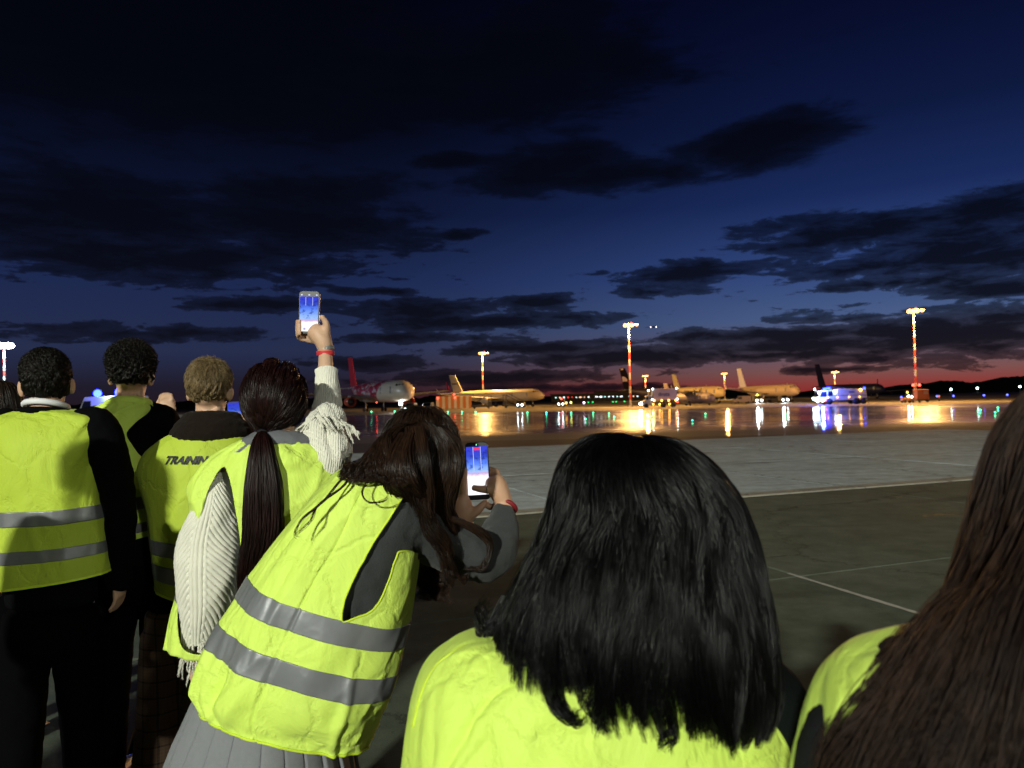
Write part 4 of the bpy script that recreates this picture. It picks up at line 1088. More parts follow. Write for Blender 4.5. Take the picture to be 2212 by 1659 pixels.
def hand_shape(mb, w, d, across, palm, s=1., curl=.5, thumb=1):
    """w wrist, d along the hand, across = index-finger side, palm = palm normal"""
    w, d, a, p = Vector(w), Vector(d).normalized(), Vector(across).normalized(), Vector(palm).normalized()
    mb.tube([w - d * .03 * s, w, w + d * .035 * s, w + d * .085 * s], [.022 * s, .024 * s, .036 * s, .038 * s], 12, True, (p, .45))
    for i, (o, L, r) in enumerate(((.030, .072, .0088), (.010, .080, .0092), (-.011, .075, .0088), (-.031, .06, .0078))):
        b = w + d * .078 * s + a * o * s; ang = 0; P = [b]; dd = d
        for k, f in enumerate((.45, .32, .26)):
            ang += curl * (.5, .8, .6)[k]; dd = d * math.cos(ang) + p * math.sin(ang); P.append(P[-1] + dd * L * f * s)
        limb(mb, P, [r * s, r * s, r * .9 * s, r * .75 * s], 10, 10)
    b = w + d * .022 * s + a * .022 * s * thumb
    limb(mb, [b, b + d * .025 * s + a * .022 * thumb * s + p * .012 * s, b + d * .055 * s + a * .028 * thumb * s + p * .02 * s, b + d * .078 * s + a * .022 * thumb * s + p * .03 * s], [.013 * s, .012 * s, .0105 * s, .008 * s], 10, 12)

def standing(root_loc, H, head_c, head_ax, neck, shL, shR, elL, elR, wrL, wrR, pel, feet, skin, parent, handL=None, handR=None, hand=True, hs=1., extra=None, knees=None, torso_r=1.):
    mb = MB()
    head_shape(mb, head_c, head_ax, hs)
    hc = Vector(head_c); nk = Vector(neck)
    limb(mb, [hc - head_ax[2] * .06 - head_ax[1] * .02, (hc + nk) / 2 - head_ax[1] * .012, nk, nk - Vector((0, 0, .06))], [.05, .052, .056, .07])
    ch = (Vector(shL) + Vector(shR)) / 2 - Vector((0, 0, .12))
    pel = Vector(pel)
    tr = torso_r
    P, Rr = smooth_path([nk - Vector((0, 0, .05)), ch, (ch + pel) / 2, pel, pel - Vector((0, 0, .08))], [.06 * tr, .11 * tr, .10 * tr, .11 * tr, .09 * tr], 16)
    mb.tube(P, Rr, 16, True, TF)
    limb(mb, [Vector(shL), nk - Vector((0, 0, .05)), Vector(shR)], [.045, .055, .045])
    for sh, el, wr, q, hd in ((shL, elL, wrL, -1, handL), (shR, elR, wrR, 1, handR)):
        limb(mb, [sh, el, wr], [.045, .036, .024])
        if hand:
            if hd is None: hd = ((0, .1, -1), (0, 1, .1), (-q, 0, 0), .45)
            hand_shape(mb, wr, hd[0], hd[1], hd[2], 1., hd[3], 1)
    rt = (Vector(shR) - Vector(shL)); rt.z = 0; rt.normalize()
    for q, ft in ((-1, feet[0]), (1, feet[1])):
        hip = pel + rt * q * .085 - Vector((0, 0, .06)); an = Vector(ft) + Vector((0, 0, .09)); kn = (hip + an) / 2 + head_ax[1] * .03
        limb(mb, [hip, kn, an], [.07, .05, .036])
        fw = rt.cross(Vector((0, 0, 1))) * -1
        limb(mb, [Vector(ft) + Vector((0, 0, .05)) - fw * .03, Vector(ft) + Vector((0, 0, .04)) + fw * .1, Vector(ft) + Vector((0, 0, .025)) + fw * .19], [.035, .033, .02])
    if extra: extra(mb)
    b = blend('body', mb, skin, parent, .0065, 4)
    eyes(head_c, head_ax, b, hs)
    return b
def shoes(feet, rt, parent, m=M_shoe):
    fw = Vector((-rt.y, rt.x, 0))
    for ft in feet:
        mb = MB(); f = Vector(ft)
        limb(mb, [f + Vector((0, 0, .06)) - fw * .05, f + Vector((0, 0, .05)) + fw * .08, f + Vector((0, 0, .036)) + fw * .2], [.046, .046, .032])
        mb.tube([f - fw * .07 + Vector((0, 0, .012)), f + fw * .22 + Vector((0, 0, .012))], [.04, .042], 12, True, ((0, 0, 1), .25))
        blend('shoe', mb, m, parent, .007, 3)
def trousers(pel, feet, rt, m, parent, top=.17, knee=None, r=(.088, .068, .064)):
    mb = MB(); pel = Vector(pel)
    P = [pel + Vector((0, 0, .02)), pel - Vector((0, 0, .05)), pel - Vector((0, 0, .1))]
    mb.tube(P, [.16, top, .15], 20, True, ((0, 1, 0), .72))
    for q, ft in zip((-1, 1), feet):
        hip = pel + rt * q * .088 - Vector((0, 0, .06)); an = Vector(ft) + Vector((0, 0, .07)); kn = (hip + an) / 2
        limb(mb, [hip, kn, an], list(r), 18, 18)
    return blend('trousers', mb, m, parent, .011, 5, .012, .07)
def phone(name_label, tl, tr, bl, screenmat, d_tl, d_tr, d_bl, label):
    TL, TR, BL = at(*tl, d_tl), at(*tr, d_tr), at(*bl, d_bl)
    ex = TR - TL; w = ex.length; ex.normalize(); ey = BL - TL; ey = ey - ex * ey.dot(ex); h = ey.length; ey.normalize()
    n = ex.cross(ey) ; n = n if n.dot(EYE - TL) > 0 else -n
    c = TL + ex * w / 2 + ey * h / 2
    M = Matrix((ex, -ey, n)).transposed().to_4x4(); M.translation = c
    t = empty('phone', c, 0, label, 'phone'); t.rotation_mode = 'QUATERNION'; t.rotation_quaternion = M.to_quaternion()
    rc = .012; pts = []
    for sx, sy, a0 in ((1, 1, 0), (-1, 1, 90), (-1, -1, 180), (1, -1, 270)):
        for k in range(5):
            a = R_(a0 + k * 22.5); pts.append((sx * (w / 2 - rc) + rc * math.cos(a), sy * (h / 2 - rc) + rc * math.sin(a)))
    MB().prism(pts, 'z', -.008, 0).build('case', mat('phone_case', (.012, .012, .014), .35), t, bevel=.0015)
    sw, sh_ = w / 2 - .004, h / 2
    return t, w, h
def screen_mat(name, horizon=.34, strength=1.3):
    """camera preview: blue dusk sky above, bright ground below (a flat printed image on the panel)"""
    m = bpy.data.materials.new(name); m.use_nodes = True; T = NT(m.node_tree); T.n.clear()
    tc = T.new('ShaderNodeTexCoord').outputs['Generated']; x, y, z = T.xyz(tc)
    n = T.noise(T.vmath('MULTIPLY', tc, (3.5, 9, 1)), 1, 5, .6)
    yy = T.math('ADD', y, T.math('MULTIPLY', T.math('SUBTRACT', n, .5), .12))
    c = T.ramp(yy, [(0, srgb(250, 250, 255)), (horizon - .05, srgb(246, 244, 255)), (horizon + .02, srgb(190, 160, 200)), (horizon + .07, srgb(150, 185, 245)), (.62, srgb(90, 130, 235)), (.8, srgb(50, 70, 190)), (1, srgb(55, 60, 200))])
    cl = T.smooth(n, .5, .64); up = T.smooth(y, horizon + .02, horizon + .12)
    c = T.mix(T.math('MULTIPLY', T.math('MULTIPLY', cl, up), .6), c, srgb(20, 26, 90))
    sp = T.smooth(T.noise(T.vmath('MULTIPLY', tc, (26, 60, 1)), 1, 2), .63, .7)
    band = T.math('MULTIPLY', T.smooth(y, horizon - .07, horizon - .01), T.math('SUBTRACT', 1, T.smooth(y, horizon + .01, horizon + .05)))
    c = T.mix(T.math('MULTIPLY', sp, band), c, srgb(235, 60, 60))
    e = T.new('ShaderNodeEmission'); T.put(e.inputs[0], c); e.inputs[1].default_value = strength
    o = T.new('ShaderNodeOutputMaterial'); T.l.new(e.outputs[0], o.inputs[0]); return m
def quad(t, name, x0, x1, y0, y1, z, m):
    return put(name, mesh_from(name, [(x0, y0, z), (x1, y0, z), (x1, y1, z), (x0, y1, z)], [(0, 1, 2, 3)], False), m, t)
M_line = glow('screen_line', srgb(225, 230, 255)[:3], 1.1)

def wr_disp(seed, amp=.006, fu=7., fv=5., drape=.0):
    def f(u, v):
        uu = np.cos(2 * PI * u) * 1.6; vv = np.sin(2 * PI * u) * 1.6
        a = fbm(uu * fu * .35 + vv * 1.3 + seed, v * fv + vv * fu * .3 + uu, seed, 3) * amp
        c = ridge(u * fu * 1.6 + v * 2.2 + vn(v * 3, u * 5, seed + 3) * .5, v * 1.5 + seed, seed + 5); a = a + np.maximum(c, 0) ** 2 * amp * .55
        return a + drape * np.sin(u * 2 * PI * 9 + 3 * vn(u * 4, v * 3, seed)) * (1 - v)
    return f
UP = Vector((0, 0, 1))
def S(L, R, db=.12, df=.12): return (at(*L), at(*R), db, df)
GP = 'young people in yellow safety vests watching the apron'
def person(px, d, label):
    g = gpos(px, d); return empty('person', g, 0, label, 'person', GP)
X1 = Vector((1, 0, 0)); Y1 = Vector((0, 1, 0))

# ================= P1: dark-haired man, far left
def man_one():
    d = 2.6; t = person(105, d, 'broad-shouldered man with short dark hair, white shirt collar under black jacket, yellow vest')
    k = d / FPX
    def a(px, py, dd=0): return at(px, py, d + dd)
    ax = axes_of((-.55, 1, 0), (0, -.12, 1)); hc = a(101, 830, .02)
    shL, shR = a(-5, 935), a(212, 930); elL, elR = a(-52, 1090), a(258, 1085, .02); wL, wR = a(-40, 1240, .06), a(256, 1235, .05)
    pel = a(112, 1330, .0); gr = float(gz(0, d))
    feet = [Vector((a(50, 1500).x, d - .02, gr)), Vector((a(190, 1500).x, d + .02, gr))]
    standing(t.location, 1.8, hc, ax, a(100, 892), shL, shR, elL, elR, wL, wR, pel, feet, M_skin, t, hs=.94)
    mb = MB()
    limb(mb, [a(98, 884), a(100, 905), a(105, 960), a(108, 1100), a(112, 1300)], [.058, .085, .145, .15, .155], flat=TF)
    for sh, el, wr in ((shL, elL, wL), (shR, elR, wR)):
        limb(mb, [(sh + a(100, 930)) / 2, sh, el, wr + Vector((0, 0, -.055))], [.06, .072, .056, .045])
    blend('jacket', mb, M_black, t, .009, 5, .012, .05)
    mb = MB(); C = a(100, 880); 
    ring = [C + X1 * (.066 * math.cos(q)) + Y1 * (.062 * math.sin(q)) + UP * (.004 - .018 * math.sin(q)) for q in np.linspace(0, 2 * PI, 30)]
    mb.tube(ring, .011, 8, False); mb.build('shirt_collar', M_shirt, t, True, True)
    mb = MB(); C = a(100, 894)
    mb.tube([C + X1 * (.082 * math.cos(q)) + Y1 * (.07 * math.sin(q)) + UP * (-.002 - .014 * math.sin(q)) for q in np.linspace(0, 2 * PI, 30)], .016, 8, False); mb.build('jacket_collar', M_black, t, True, True)
    secs = [S((-32, 1268, d), (240, 1232, d), .135, .14), S((-30, 1200, d), (234, 1180, d), .135, .14), S((-24, 1100, d), (216, 1092, d), .135, .14), S((-26, 1010, d), (211, 1010, d), .135, .13),
            S((-34, 950, d), (222, 945, d), .12, .12), S((-22, 908, d), (227, 904, d), .095, .1), S((20, 896, d), (180, 891, d), .08, .09), S((45, 889, d), (150, 886, d), .07, .08)]
    lf = Loft(secs, 2.6); dp = wr_disp(1, .009, 6, 4, .003)
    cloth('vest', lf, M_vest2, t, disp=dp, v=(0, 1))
    for v0, v1 in ((.125, .172), (.245, .292)): cloth('reflective_stripe', lf, M_tape, t, nv=14, v=(v0, v1), off=.0035, disp=dp, thick=.001)
    cloth('hem', lf, M_bind, t, nv=6, v=(0, .012), off=.003, disp=dp, thick=.002)
    trousers(pel, feet, X1, M_black2, t, .17)
    shoes(feet, X1, t)
    # hair
    M = np.array([ax[0], ax[1], ax[2]])
    hm = MB(); Mm = Matrix((ax[0], ax[1], ax[2])).transposed()
    hm.ball(hc + ax[2] * .03 - ax[1] * .014, (.080, .098, .094), 24, 16, Mm)
    cap = mesh_from('hair', hm.V, hm.F)
    P = short_hair(hc + ax[2] * .026 - ax[1] * .012, ax[0], ax[1], ax[2], (.073, .093, .089), 6500, lambda D: .009 + .024 * np.clip(D[:, 2] * 1.5 - .1, 0, 1), .0012, lambda D: (D[:, 2] > -.72) & ~((D[:, 1] > .45) & (D[:, 2] < .35)) & ~((np.abs(D[:, 0]) > .88) & (D[:, 2] < -.02)), lift=.42, comb=(.3, .6, -.5), freq=1)
    hmask = lambda D: D[2] > -.62 and not (D[1] > .45 and D[2] < .35) and not (abs(D[0]) > .9 and D[2] < 0)
    base = crop_hair(hc, ax, 500, hmask, lambda D: .22, lambda D: (.2, .3, -1), .009, 30, k0=.98, k1=1.01)
    tops = crop_hair(hc, ax, 330, lambda D: hmask(D) and D[2] > .12, lambda D: .36, lambda D: (.4 * math.sin(9 * D[0]), .8, .1), .007, 26, k0=.99, k1=1.07, curl=.0)
    strands_obj('hair', [(P, 1)] + base + tops, H_curly, t, .0010)
man_one()

# ================= P0: sliver of a head at the left edge
def sliver():
    d = 3.5; t = person(-12, d, 'brown-haired person mostly cut off by the left edge of the picture')
    def a(px, py, dd=0): return at(px, py, d + dd)
    ax = axes_of((-.2, 1, 0)); hc = a(-4, 876); pel = a(-15, 1180); gr = float(gz(0, d))
    feet = [Vector((pel.x - .1, d, gr)), Vector((pel.x + .1, d, gr))]
    standing(t.location, 1.7, hc, ax, a(-6, 930), a(-90, 975), a(75, 975), a(-110, 1100), a(95, 1100), a(-100, 1210), a(85, 1210), pel, feet, M_skin, t)
    secs = [S((-95, 1200, d), (75, 1195, d)), S((-90, 1080, d), (70, 1080, d)), S((-95, 990, d), (80, 985, d)), S((-85, 962, d), (70, 960, d), .09, .09), S((-40, 940, d), (30, 938, d), .07, .08)]
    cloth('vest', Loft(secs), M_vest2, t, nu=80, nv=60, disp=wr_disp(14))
    mb = MB(); limb(mb, [a(-6, 935), a(-8, 1000), a(-10, 1100), a(-14, 1170)], [.06, .12, .13, .14])
    for q in (-1, 1): limb(mb, [a(-6 + q * 75, 980), a(-8 + q * 98, 1100), a(-8 + q * 92, 1200)], [.065, .052, .04])
    blend('jacket', mb, M_black, t, .012); trousers(pel, feet, X1, M_black2, t); shoes(feet, X1, t)
    parts = []
    for i in range(60):
        th = 2 * PI * i / 60; o = X1 * math.cos(th) + Y1 * math.sin(th)
        if o.y > .6: continue
        parts.append((lock([hc + UP * .11 + o * .01, hc + UP * .085 + o * .06, hc + o * .09, hc - UP * .08 + o * .088, hc - UP * .13 + o * .08], [.012, .018, .02, .018, .012], 40, 16, .004), 1.3))
    strands_obj('hair', parts, H_dark, t, .0012)
sliver()

# ================= P2: curly-haired man
def man_two():
    d = 3.05; t = person(285, d, 'tall man with curly dark hair turned away, black jacket showing at his right shoulder')
    def a(px, py, dd=0): return at(px, py, d + dd)
    ax = axes_of((-.30, 1, 0), (.05, -.02, 1)); hc = a(284, 812)
    shL, shR = a(192, 925), a(342, 912, .05); elL, elR = a(150, 1060), a(384, 962, .22); wL, wR = a(165, 1190, .1), a(366, 902, .42)
    pel = a(300, 1230); gr = float(gz(0, d)); feet = [Vector((a(235, 1300).x, d, gr)), Vector((a(335, 1300).x, d + .03, gr))]
    standing(t.location, 1.85, hc, ax, a(282, 868), shL, shR, elL, elR, wL, wR, pel, feet, M_skin, t, handR=((-.25, .2, 1), (-.9, .2, -.2), (-.4, .9, 0), .9), hs=.94)
    mb = MB(); limb(mb, [a(282, 872), a(280, 900), a(272, 950), a(290, 1080), a(300, 1215)], [.056, .08, .13, .13, .15], flat=TF)
    for sh, el, wr in ((shL, elL, wL), (shR, elR, wR)): limb(mb, [(sh + a(280, 930)) / 2, sh, el, wr], [.07, .082, .062, .042])
    blend('jacket', mb, M_black, t, .010, 5, .012, .05)
    secs = [S((170, 1175, d), (350, 1148, d), .15, .14), S((168, 1090, d), (345, 1082, d), .15, .14), S((165, 1000, d), (330, 1000, d), .15, .13), S((176, 930, d), (330, 925, d), .135, .12), S((188, 893, d), (330, 890, d), .11, .1), S((225, 876, d), (322, 874, d), .09, .08), S((243, 864, d), (306, 862, d), .07, .07)]
    lf = Loft(secs, 2.5); dp = wr_disp(5, .008, 6, 4, .002)
    hole = [(smooth_poly([(294, 860), (330, 868), (400, 880), (400, 1000), (330, 1000), (302, 984), (286, 962), (273, 938), (290, 915), (325, 882)]), 0, 1)]
    cloth('vest', lf, M_vest, t, disp=dp, hole=[(h, .0, .55) for h, _, _ in hole])
    for v0, v1 in ((.03, .08), (.15, .205)): cloth('reflective_stripe', lf, M_tape, t, nv=12, v=(v0, v1), off=.0035, disp=dp, thick=.001)
    mb = MB(); C = a(281, 871)
    mb.tube([C + X1 * (.068 * math.cos(q)) + Y1 * (.06 * math.sin(q)) + UP * (-.012 * math.sin(q)) for q in np.linspace(0, 2 * PI, 30)], .02, 8, False); mb.build('collar', M_vest, t, True, True)
    trousers(pel, feet, X1, M_black2, t); shoes(feet, X1, t)
    P = short_hair(hc + ax[2] * .032 - ax[1] * .012, ax[0], ax[1], ax[2], (.073, .093, .09), 4200, lambda D: .010 + .034 * np.clip(D[:, 2] * 1.4 + .25, 0, 1), .0055, lambda D: (D[:, 2] > -.62) & ~((D[:, 1] > .5) & (D[:, 2] < .35)) & ~((np.abs(D[:, 0]) > .88) & (D[:, 2] < -.02)), T=12, lift=.6, comb=(0, .2, -.3), freq=1.6)
    hmask = lambda D: D[2] > -.5 and not (D[1] > .5 and D[2] < .35) and not (abs(D[0]) > .9 and D[2] < 0)
    base = crop_hair(hc, ax, 420, hmask, lambda D: .2, lambda D: (.2, .3, -1), .009, 30, k0=.97, k1=1.0)
    tops = crop_hair(hc, ax, 420, lambda D: hmask(D) and D[2] > -.15, lambda D: .45, lambda D: (math.sin(5 * D[0]), .2, -.2), .006, 22, k0=1.0, k1=1.2, curl=.006, freq=1.8, jit=.8)
    strands_obj('hair', [(P, 1)] + base + tops, H_curly, t, .0011)
    tp, w, h = phone('', (330, 876), (364, 880), (330, 886), None, d + .36, d + .40, d + .30, 'phone seen edge-on in the curly-haired man\'s raised hand')
    quad(tp, 'screen', -w / 2 + .004, w / 2 - .004, -h / 2 + .002, h / 2 - .002, .0006, screen_mat('screen_edge', .3, .8))
man_two()

# ================= P3: blond man, TRAINING vest
def man_three():
    d = 2.85; t = person(430, d, 'blond man with a dark furry collar and the word TRAINING across his vest')
    def a(px, py, dd=0): return at(px, py, d + dd)
    ax = axes_of((-.10, 1, 0), (.03, -.04, 1)); hc = a(454, 844)
    shL, shR = a(372, 990), a(535, 985, .03); elL, elR = a(368, 1120, .12), a(545, 1090, .2); wL, wR = a(390, 1220, .24), a(515, 960, .42)
    pel = a(405, 1330); gr = float(gz(0, d)); feet = [Vector((a(335, 1500).x, d, gr)), Vector((a(400, 1500).x + .02, d + .05, gr))]
    standing(t.location, 1.72, hc, ax, a(455, 905), shL, shR, elL, elR, wL, wR, pel, feet, M_skin, t, handR=((0, .1, 1), (-1, 0, 0), (0, -1, 0), .5), hs=.94)
    mb = MB(); limb(mb, [a(455, 905), a(450, 940), a(435, 1000), a(418, 1150), a(405, 1320)], [.06, .09, .13, .12, .145], flat=TF)
    for sh, el, wr in ((shL, elL, wL), (shR, elR, wR)): limb(mb, [(sh + a(440, 970)) / 2, sh, el, wr], [.07, .075, .058, .042])
    blend('jacket', mb, M_black, t, .010, 5, .01, .05)
    mb = MB()
    for q0, rr, zz, w in ((0, .075, 906, .030), (0, .098, 926, .034), (0, .115, 938, .03)):
        C = a(458, zz, .01); mb.tube([C + X1 * (rr * 1.12 * math.cos(q)) + Y1 * (rr * .85 * math.sin(q)) + UP * (-.006 * math.sin(q)) for q in np.linspace(0, 2 * PI, 30)], w, 10, False)
    blend('fur_collar', mb, M_suede, t, .008, 3, .01, .012)
    secs = [S((348, 1262, d), (520, 1300, d), .14, .13), S((338, 1180, d), (520, 1200, d), .14, .13), S((328, 1100, d), (530, 1110, d), .14, .13), S((306, 1030, d), (548, 1030, d), .135, .12),
            S((316, 985, d), (552, 985, d), .12, .11), S((348, 954, d), (545, 950, d), .10, .1), S((385, 934, d), (520, 932, d), .085, .09)]
    lf = Loft(secs, 2.5); dp = wr_disp(9, .0035, 4, 3, .0015)
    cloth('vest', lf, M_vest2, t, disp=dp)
    for v0, v1 in ((.06, .125), (.165, .225)): cloth('reflective_stripe', lf, M_tape, t, nv=12, v=(v0, v1), off=.0035, disp=dp, thick=.001)
    cloth('hem', lf, M_bind, t, nv=6, v=(0, .012), off=.003, disp=dp, thick=.002)
    # lettering laid on the back of the vest
    o = text('TRAINING', .039, (0, 0, 0), (0, 0, 0), mat('print_black', (.008, .010, .012), .6), extrude=.0004, shear=.14, bold=.002)
    me = o.data; n = len(me.vertices); co = np.empty(n * 3, np.float32); me.vertices.foreach_get('co', co); co = co.reshape(-1, 3)
    x0, x1 = co[:, 0].min(), co[:, 0].max()
    import bmesh
    bm = bmesh.new(); bm.from_mesh(me)
    bmesh.ops.subdivide_edges(bm, edges=[e for e in bm.edges if e.calc_length() > .008], cuts=3); bm.to_mesh(me); bm.free()
    n = len(me.vertices); co = np.empty(n * 3, np.float32); me.vertices.foreach_get('co', co); co = co.reshape(-1, 3)
    pts = []
    vm = .655; Lg = lf.ev(np.linspace(.12, .40, 200), np.full(200, vm), .004, dp); px_, py_ = proj(Lg)
    uc = np.interp(-358, -px_, np.linspace(.12, .40, 200)) if False else float(np.interp(358, px_[::-1], np.linspace(.12, .40, 200)[::-1]))
    seg = np.linspace(.12, uc, 300); Lp = lf.ev(seg, np.full(300, vm), .004, dp); cum = np.concatenate([[0], np.cumsum(np.linalg.norm(np.diff(Lp, axis=0), axis=1))]); cum = cum[-1] - cum
    s_ = (co[:, 0] - x0) * 1.0
    u_ = np.interp(s_, cum[::-1], seg[::-1]); Z = lf.ev(np.full(50, .25), np.linspace(.5, .9, 50), 0); ch = np.concatenate([[0], np.cumsum(np.linalg.norm(np.diff(Z, axis=0), axis=1))]); vpm = .4 / ch[-1]
    v_ = vm + co[:, 1] * vpm
    P = lf.ev(u_, v_, 0.0055, dp) 
    me.vertices.foreach_set('co', (P - np.array(t.location)).astype(np.float32).ravel()); me.update(); o.parent = t
    trousers(pel, feet, X1, M_plaid, t, .16, r=(.09, .082, .085)); shoes(feet, X1, t)
    def ln(D): return .006 + .036 * np.clip((D[:, 2] + .05) * 1.8, 0, 1)
    P = short_hair(hc + ax[2] * .03 - ax[1] * .012, ax[0], ax[1], ax[2], (.072, .091, .088), 5600, ln, .002, lambda D: (D[:, 2] > -.7) & ~((D[:, 1] > .45) & (D[:, 2] < .35)) & ~((np.abs(D[:, 0]) > .88) & (D[:, 2] < -.02)), T=8, lift=.2, comb=(-.15, .1, -.9), freq=1)
    P2_ = short_hair(hc + ax[2] * .030, ax[0], ax[1], ax[2], (.072, .089, .086), 2500, .05, .0015, lambda D: D[:, 2] > .35, T=9, lift=.28, comb=(-.3, -.9, 0), freq=1)
    hm = lambda D: D[2] > -.6 and not (D[1] > .45 and D[2] < .35) and not (abs(D[0]) > .9 and D[2] < 0)
    base = crop_hair(hc, ax, 420, hm, lambda D: .22, lambda D: (0, 0, -1), .009, 30, k0=.97, k1=.995, clump=.3)
    tops = crop_hair(hc, ax, 300, lambda D: hm(D) and D[2] > .05, lambda D: .5, lambda D: (D[0] * .8 - .15, D[1] + .25 if D[2] < .6 else -.5, -.5), .008, 34, k0=.98, k1=1.025, T=14, jit=.18)
    strands_obj('hair', [(P, .9)] + base + tops, H_blond, t, .0010)
    tp, w, h = phone('', (490, 868), (528, 866), (492, 940), None, d + .44, d + .44, d + .44, 'upright phone glowing between the blond man and the ponytailed woman')
    quad(tp, 'screen', -w / 2 + .003, w / 2 - .003, -h / 2 + .005, h / 2 - .005, .0006, screen_mat('screen_three', .34, 1.2))
man_three()

# ================= P4: ponytail woman with raised arm
def woman_four():
    d = 2.3; t = person(600, d, 'woman with a long dark red ponytail and cream knit, arm raised high with a phone')
    def a(px, py, dd=0): return at(px, py, d + dd)
    ax = axes_of((-.1, 1, .05), (0, -.03, 1)); hc = a(592, 872)
    shL, shR = a(478, 1010), a(690, 965, .05); elL, wL = a(448, 1200, .02), a(425, 1410, .08)
    elR, wR = a(704, 905, .20), a(703, 762, .30)
    pel = a(575, 1400); gr = float(gz(0, d)); feet = [Vector((a(500, 1500).x, d, gr)), Vector((a(610, 1500).x, d + .03, gr))]
    def grip(mb):
        # palm behind the phone and four fingers round its left edge, thumb on the right
        D = d + .30; q = lambda x, y, e=0: at(x, y, D + e)
        limb(mb, [q(703, 765), q(700, 742), q(690, 724, .005), q(676, 712, .012)], [.024, .030, .034, .030], 14, 12)
        limb(mb, [q(694, 735, .0), q(705, 715, -.004), q(704, 697, -.012), q(693, 681, -.02)], [.019, .015, .0125, .0095], 12, 12)
        for y0, y1, r in ((700, 696, .0098), (712, 707, .010), (722, 717, .0098), (731, 725, .0088)):
            limb(mb, [q(684, y0 + 8, .018), q(662, y0 + 4, .03), q(646, y0, .022), q(643, y1 - 2, .0), q(650, y1 - 3, -.012)], [r * 1.15, r * 1.05, r, r * .9, r * .75], 10, 14)
    mb0 = None
    standing(t.location, 1.66, hc, ax, a(598, 935), shL, shR, elL, elR, wL, wR, pel, feet, M_skin, t, hand=False, extra=lambda mb: (grip(mb), hand_shape(mb, wL, (-.1, .1, -1), (0, 1, 0), (1, 0, 0), .9, .5)), hs=.97)
    mb = MB(); limb(mb, [a(598, 940), a(596, 975), a(590, 1040), a(585, 1200), a(578, 1380)], [.055, .08, .12, .115, .13], flat=TF)
    blend('sweater', mb, M_greyv, t, .01, 4)
    # ribbed tight sleeve on the raised forearm
    G = crom([list(a(692, 962, .05)) + [.052], list(a(701, 915, .16)) + [.048], list(a(706, 880, .21)) + [.047], list(a(706, 840, .25)) + [.042], list(a(705, 801, .28)) + [.037]], 60)
    def ring_tube(G, nr, rib, amp, seed, name, m, parent, chev=0):
        C = G[:, :3]; tan = np.gradient(C, axis=0); tan /= np.linalg.norm(tan, axis=1, keepdims=True)
        v = np.array(X1, float); A_ = []
        for i in range(len(C)): v = v - tan[i] * v.dot(tan[i]); v /= np.linalg.norm(v); A_.append(v.copy())
        A_ = np.array(A_); B_ = np.cross(tan, A_); th = np.linspace(0, 2 * PI, nr, endpoint=False)
        T_ = np.linspace(0, 1, len(C))
        TH, TT = np.meshgrid(th, T_, indexing='ij')
        rr = G[None, :, 3] + amp * np.sin(TH * rib) + .004 * fbm(TH * 1.5, TT * 7, seed)
        P = C[None] + A_[None] * (np.cos(TH) * rr)[..., None] + B_[None] * (np.sin(TH) * rr)[..., None]
        V, F = grid_faces(P, None, True); return put(name, mesh_from(name, V, F), m, parent, True)
    ring_tube(G, 240, 42, .0011, 3, 'ribbed_sleeve', M_knit, t)
    # bracelets
    for y0, r, w, m, nm in ((751, .0275, .0075, mat('silver_bead', (.5, .5, .5), .3, metal=.8, bump=1, bscale=220, var=.5, vscale=200), 'bead_bracelet'), (763, .0285, .0085, mat('red_wristband', (.62, .035, .045), .5, bump=.4, bscale=60), 'wristband')):
        C = a(703, y0, .30); mb = MB()
        for z0 in (-.5, 0, .5): mb.tube([C + X1 * (r * math.cos(q)) + Y1 * (r * .85 * math.sin(q)) + UP * (z0 * w * 1.1) for q in np.linspace(0, 2 * PI, 26)], w * .42, 6, False)
        mb.build(nm, m, t, True, True)
    # vest
    secs = [S((372, 1385, d - .0), (680, 1400, d), .15, .14), S((395, 1290, d), (690, 1300, d), .15, .14), S((440, 1180, d), (710, 1190, d), .14, .14), S((422, 1095, d), (745, 1090, d), .14, .13),
            S((420, 1050, d), (742, 1040, d), .13, .12), S((460, 992, d), (722, 990, d), .115, .11), S((510, 962, d), (690, 958, d), .10, .09), S((548, 944, d), (652, 944, d), .075, .07)]
    lf = Loft(secs, 2.4); dp = wr_disp(21, .011, 6, 5, .003)
    hole = smooth_poly([(478, 1012), (492, 1020), (508, 1095), (520, 1180), (518, 1290), (470, 1400), (395, 1400), (385, 1290), (400, 1180), (434, 1112), (450, 1060)])
    cloth('vest', lf, M_vest, t, disp=dp, hole=[(hole, .2, .75)])
    cloth('reflective_stripe', lf, M_tape, t, nv=14, v=(.15, .20), off=.0035, disp=dp, thick=.001, hole=[(hole, .2, .75)])
    cloth('reflective_stripe', lf, M_tape, t, nu=14, u=(.325, .345), nv=60, v=(.80, .90), off=.0035, disp=dp, thick=.001, wrap=False)
    # grey collar
    mb = MB()
    for rr, yy, w in ((.07, 952, .022), (.09, 962, .024)):
        C = a(605, yy); mb.tube([C + X1 * (rr * 1.15 * math.cos(q)) + Y1 * (rr * .9 * math.sin(q)) + UP * (-.016 * math.sin(q)) for q in np.linspace(0, 2 * PI, 30)], w, 10, False)
    blend('grey_collar', mb, M_greyv, t, .008, 4, .006, .03)
    # wide knitted sleeve with chevron ribs and a fringe
    secs = [S((404, 1380, d - .05), (474, 1378, d - .05), .05, .05), S((393, 1300, d - .06), (505, 1290, d - .06), .07, .06), S((388, 1235, d - .06), (516, 1220, d - .06), .085, .07), S((396, 1170, d - .05), (514, 1165, d - .05), .085, .07), S((430, 1100, d - .04), (508, 1100, d - .04), .075, .06), S((462, 1045, d - .02), (496, 1045, d - .02), .06, .05), S((474, 1018, d - .02), (488, 1018, d - .02), .035, .04)]
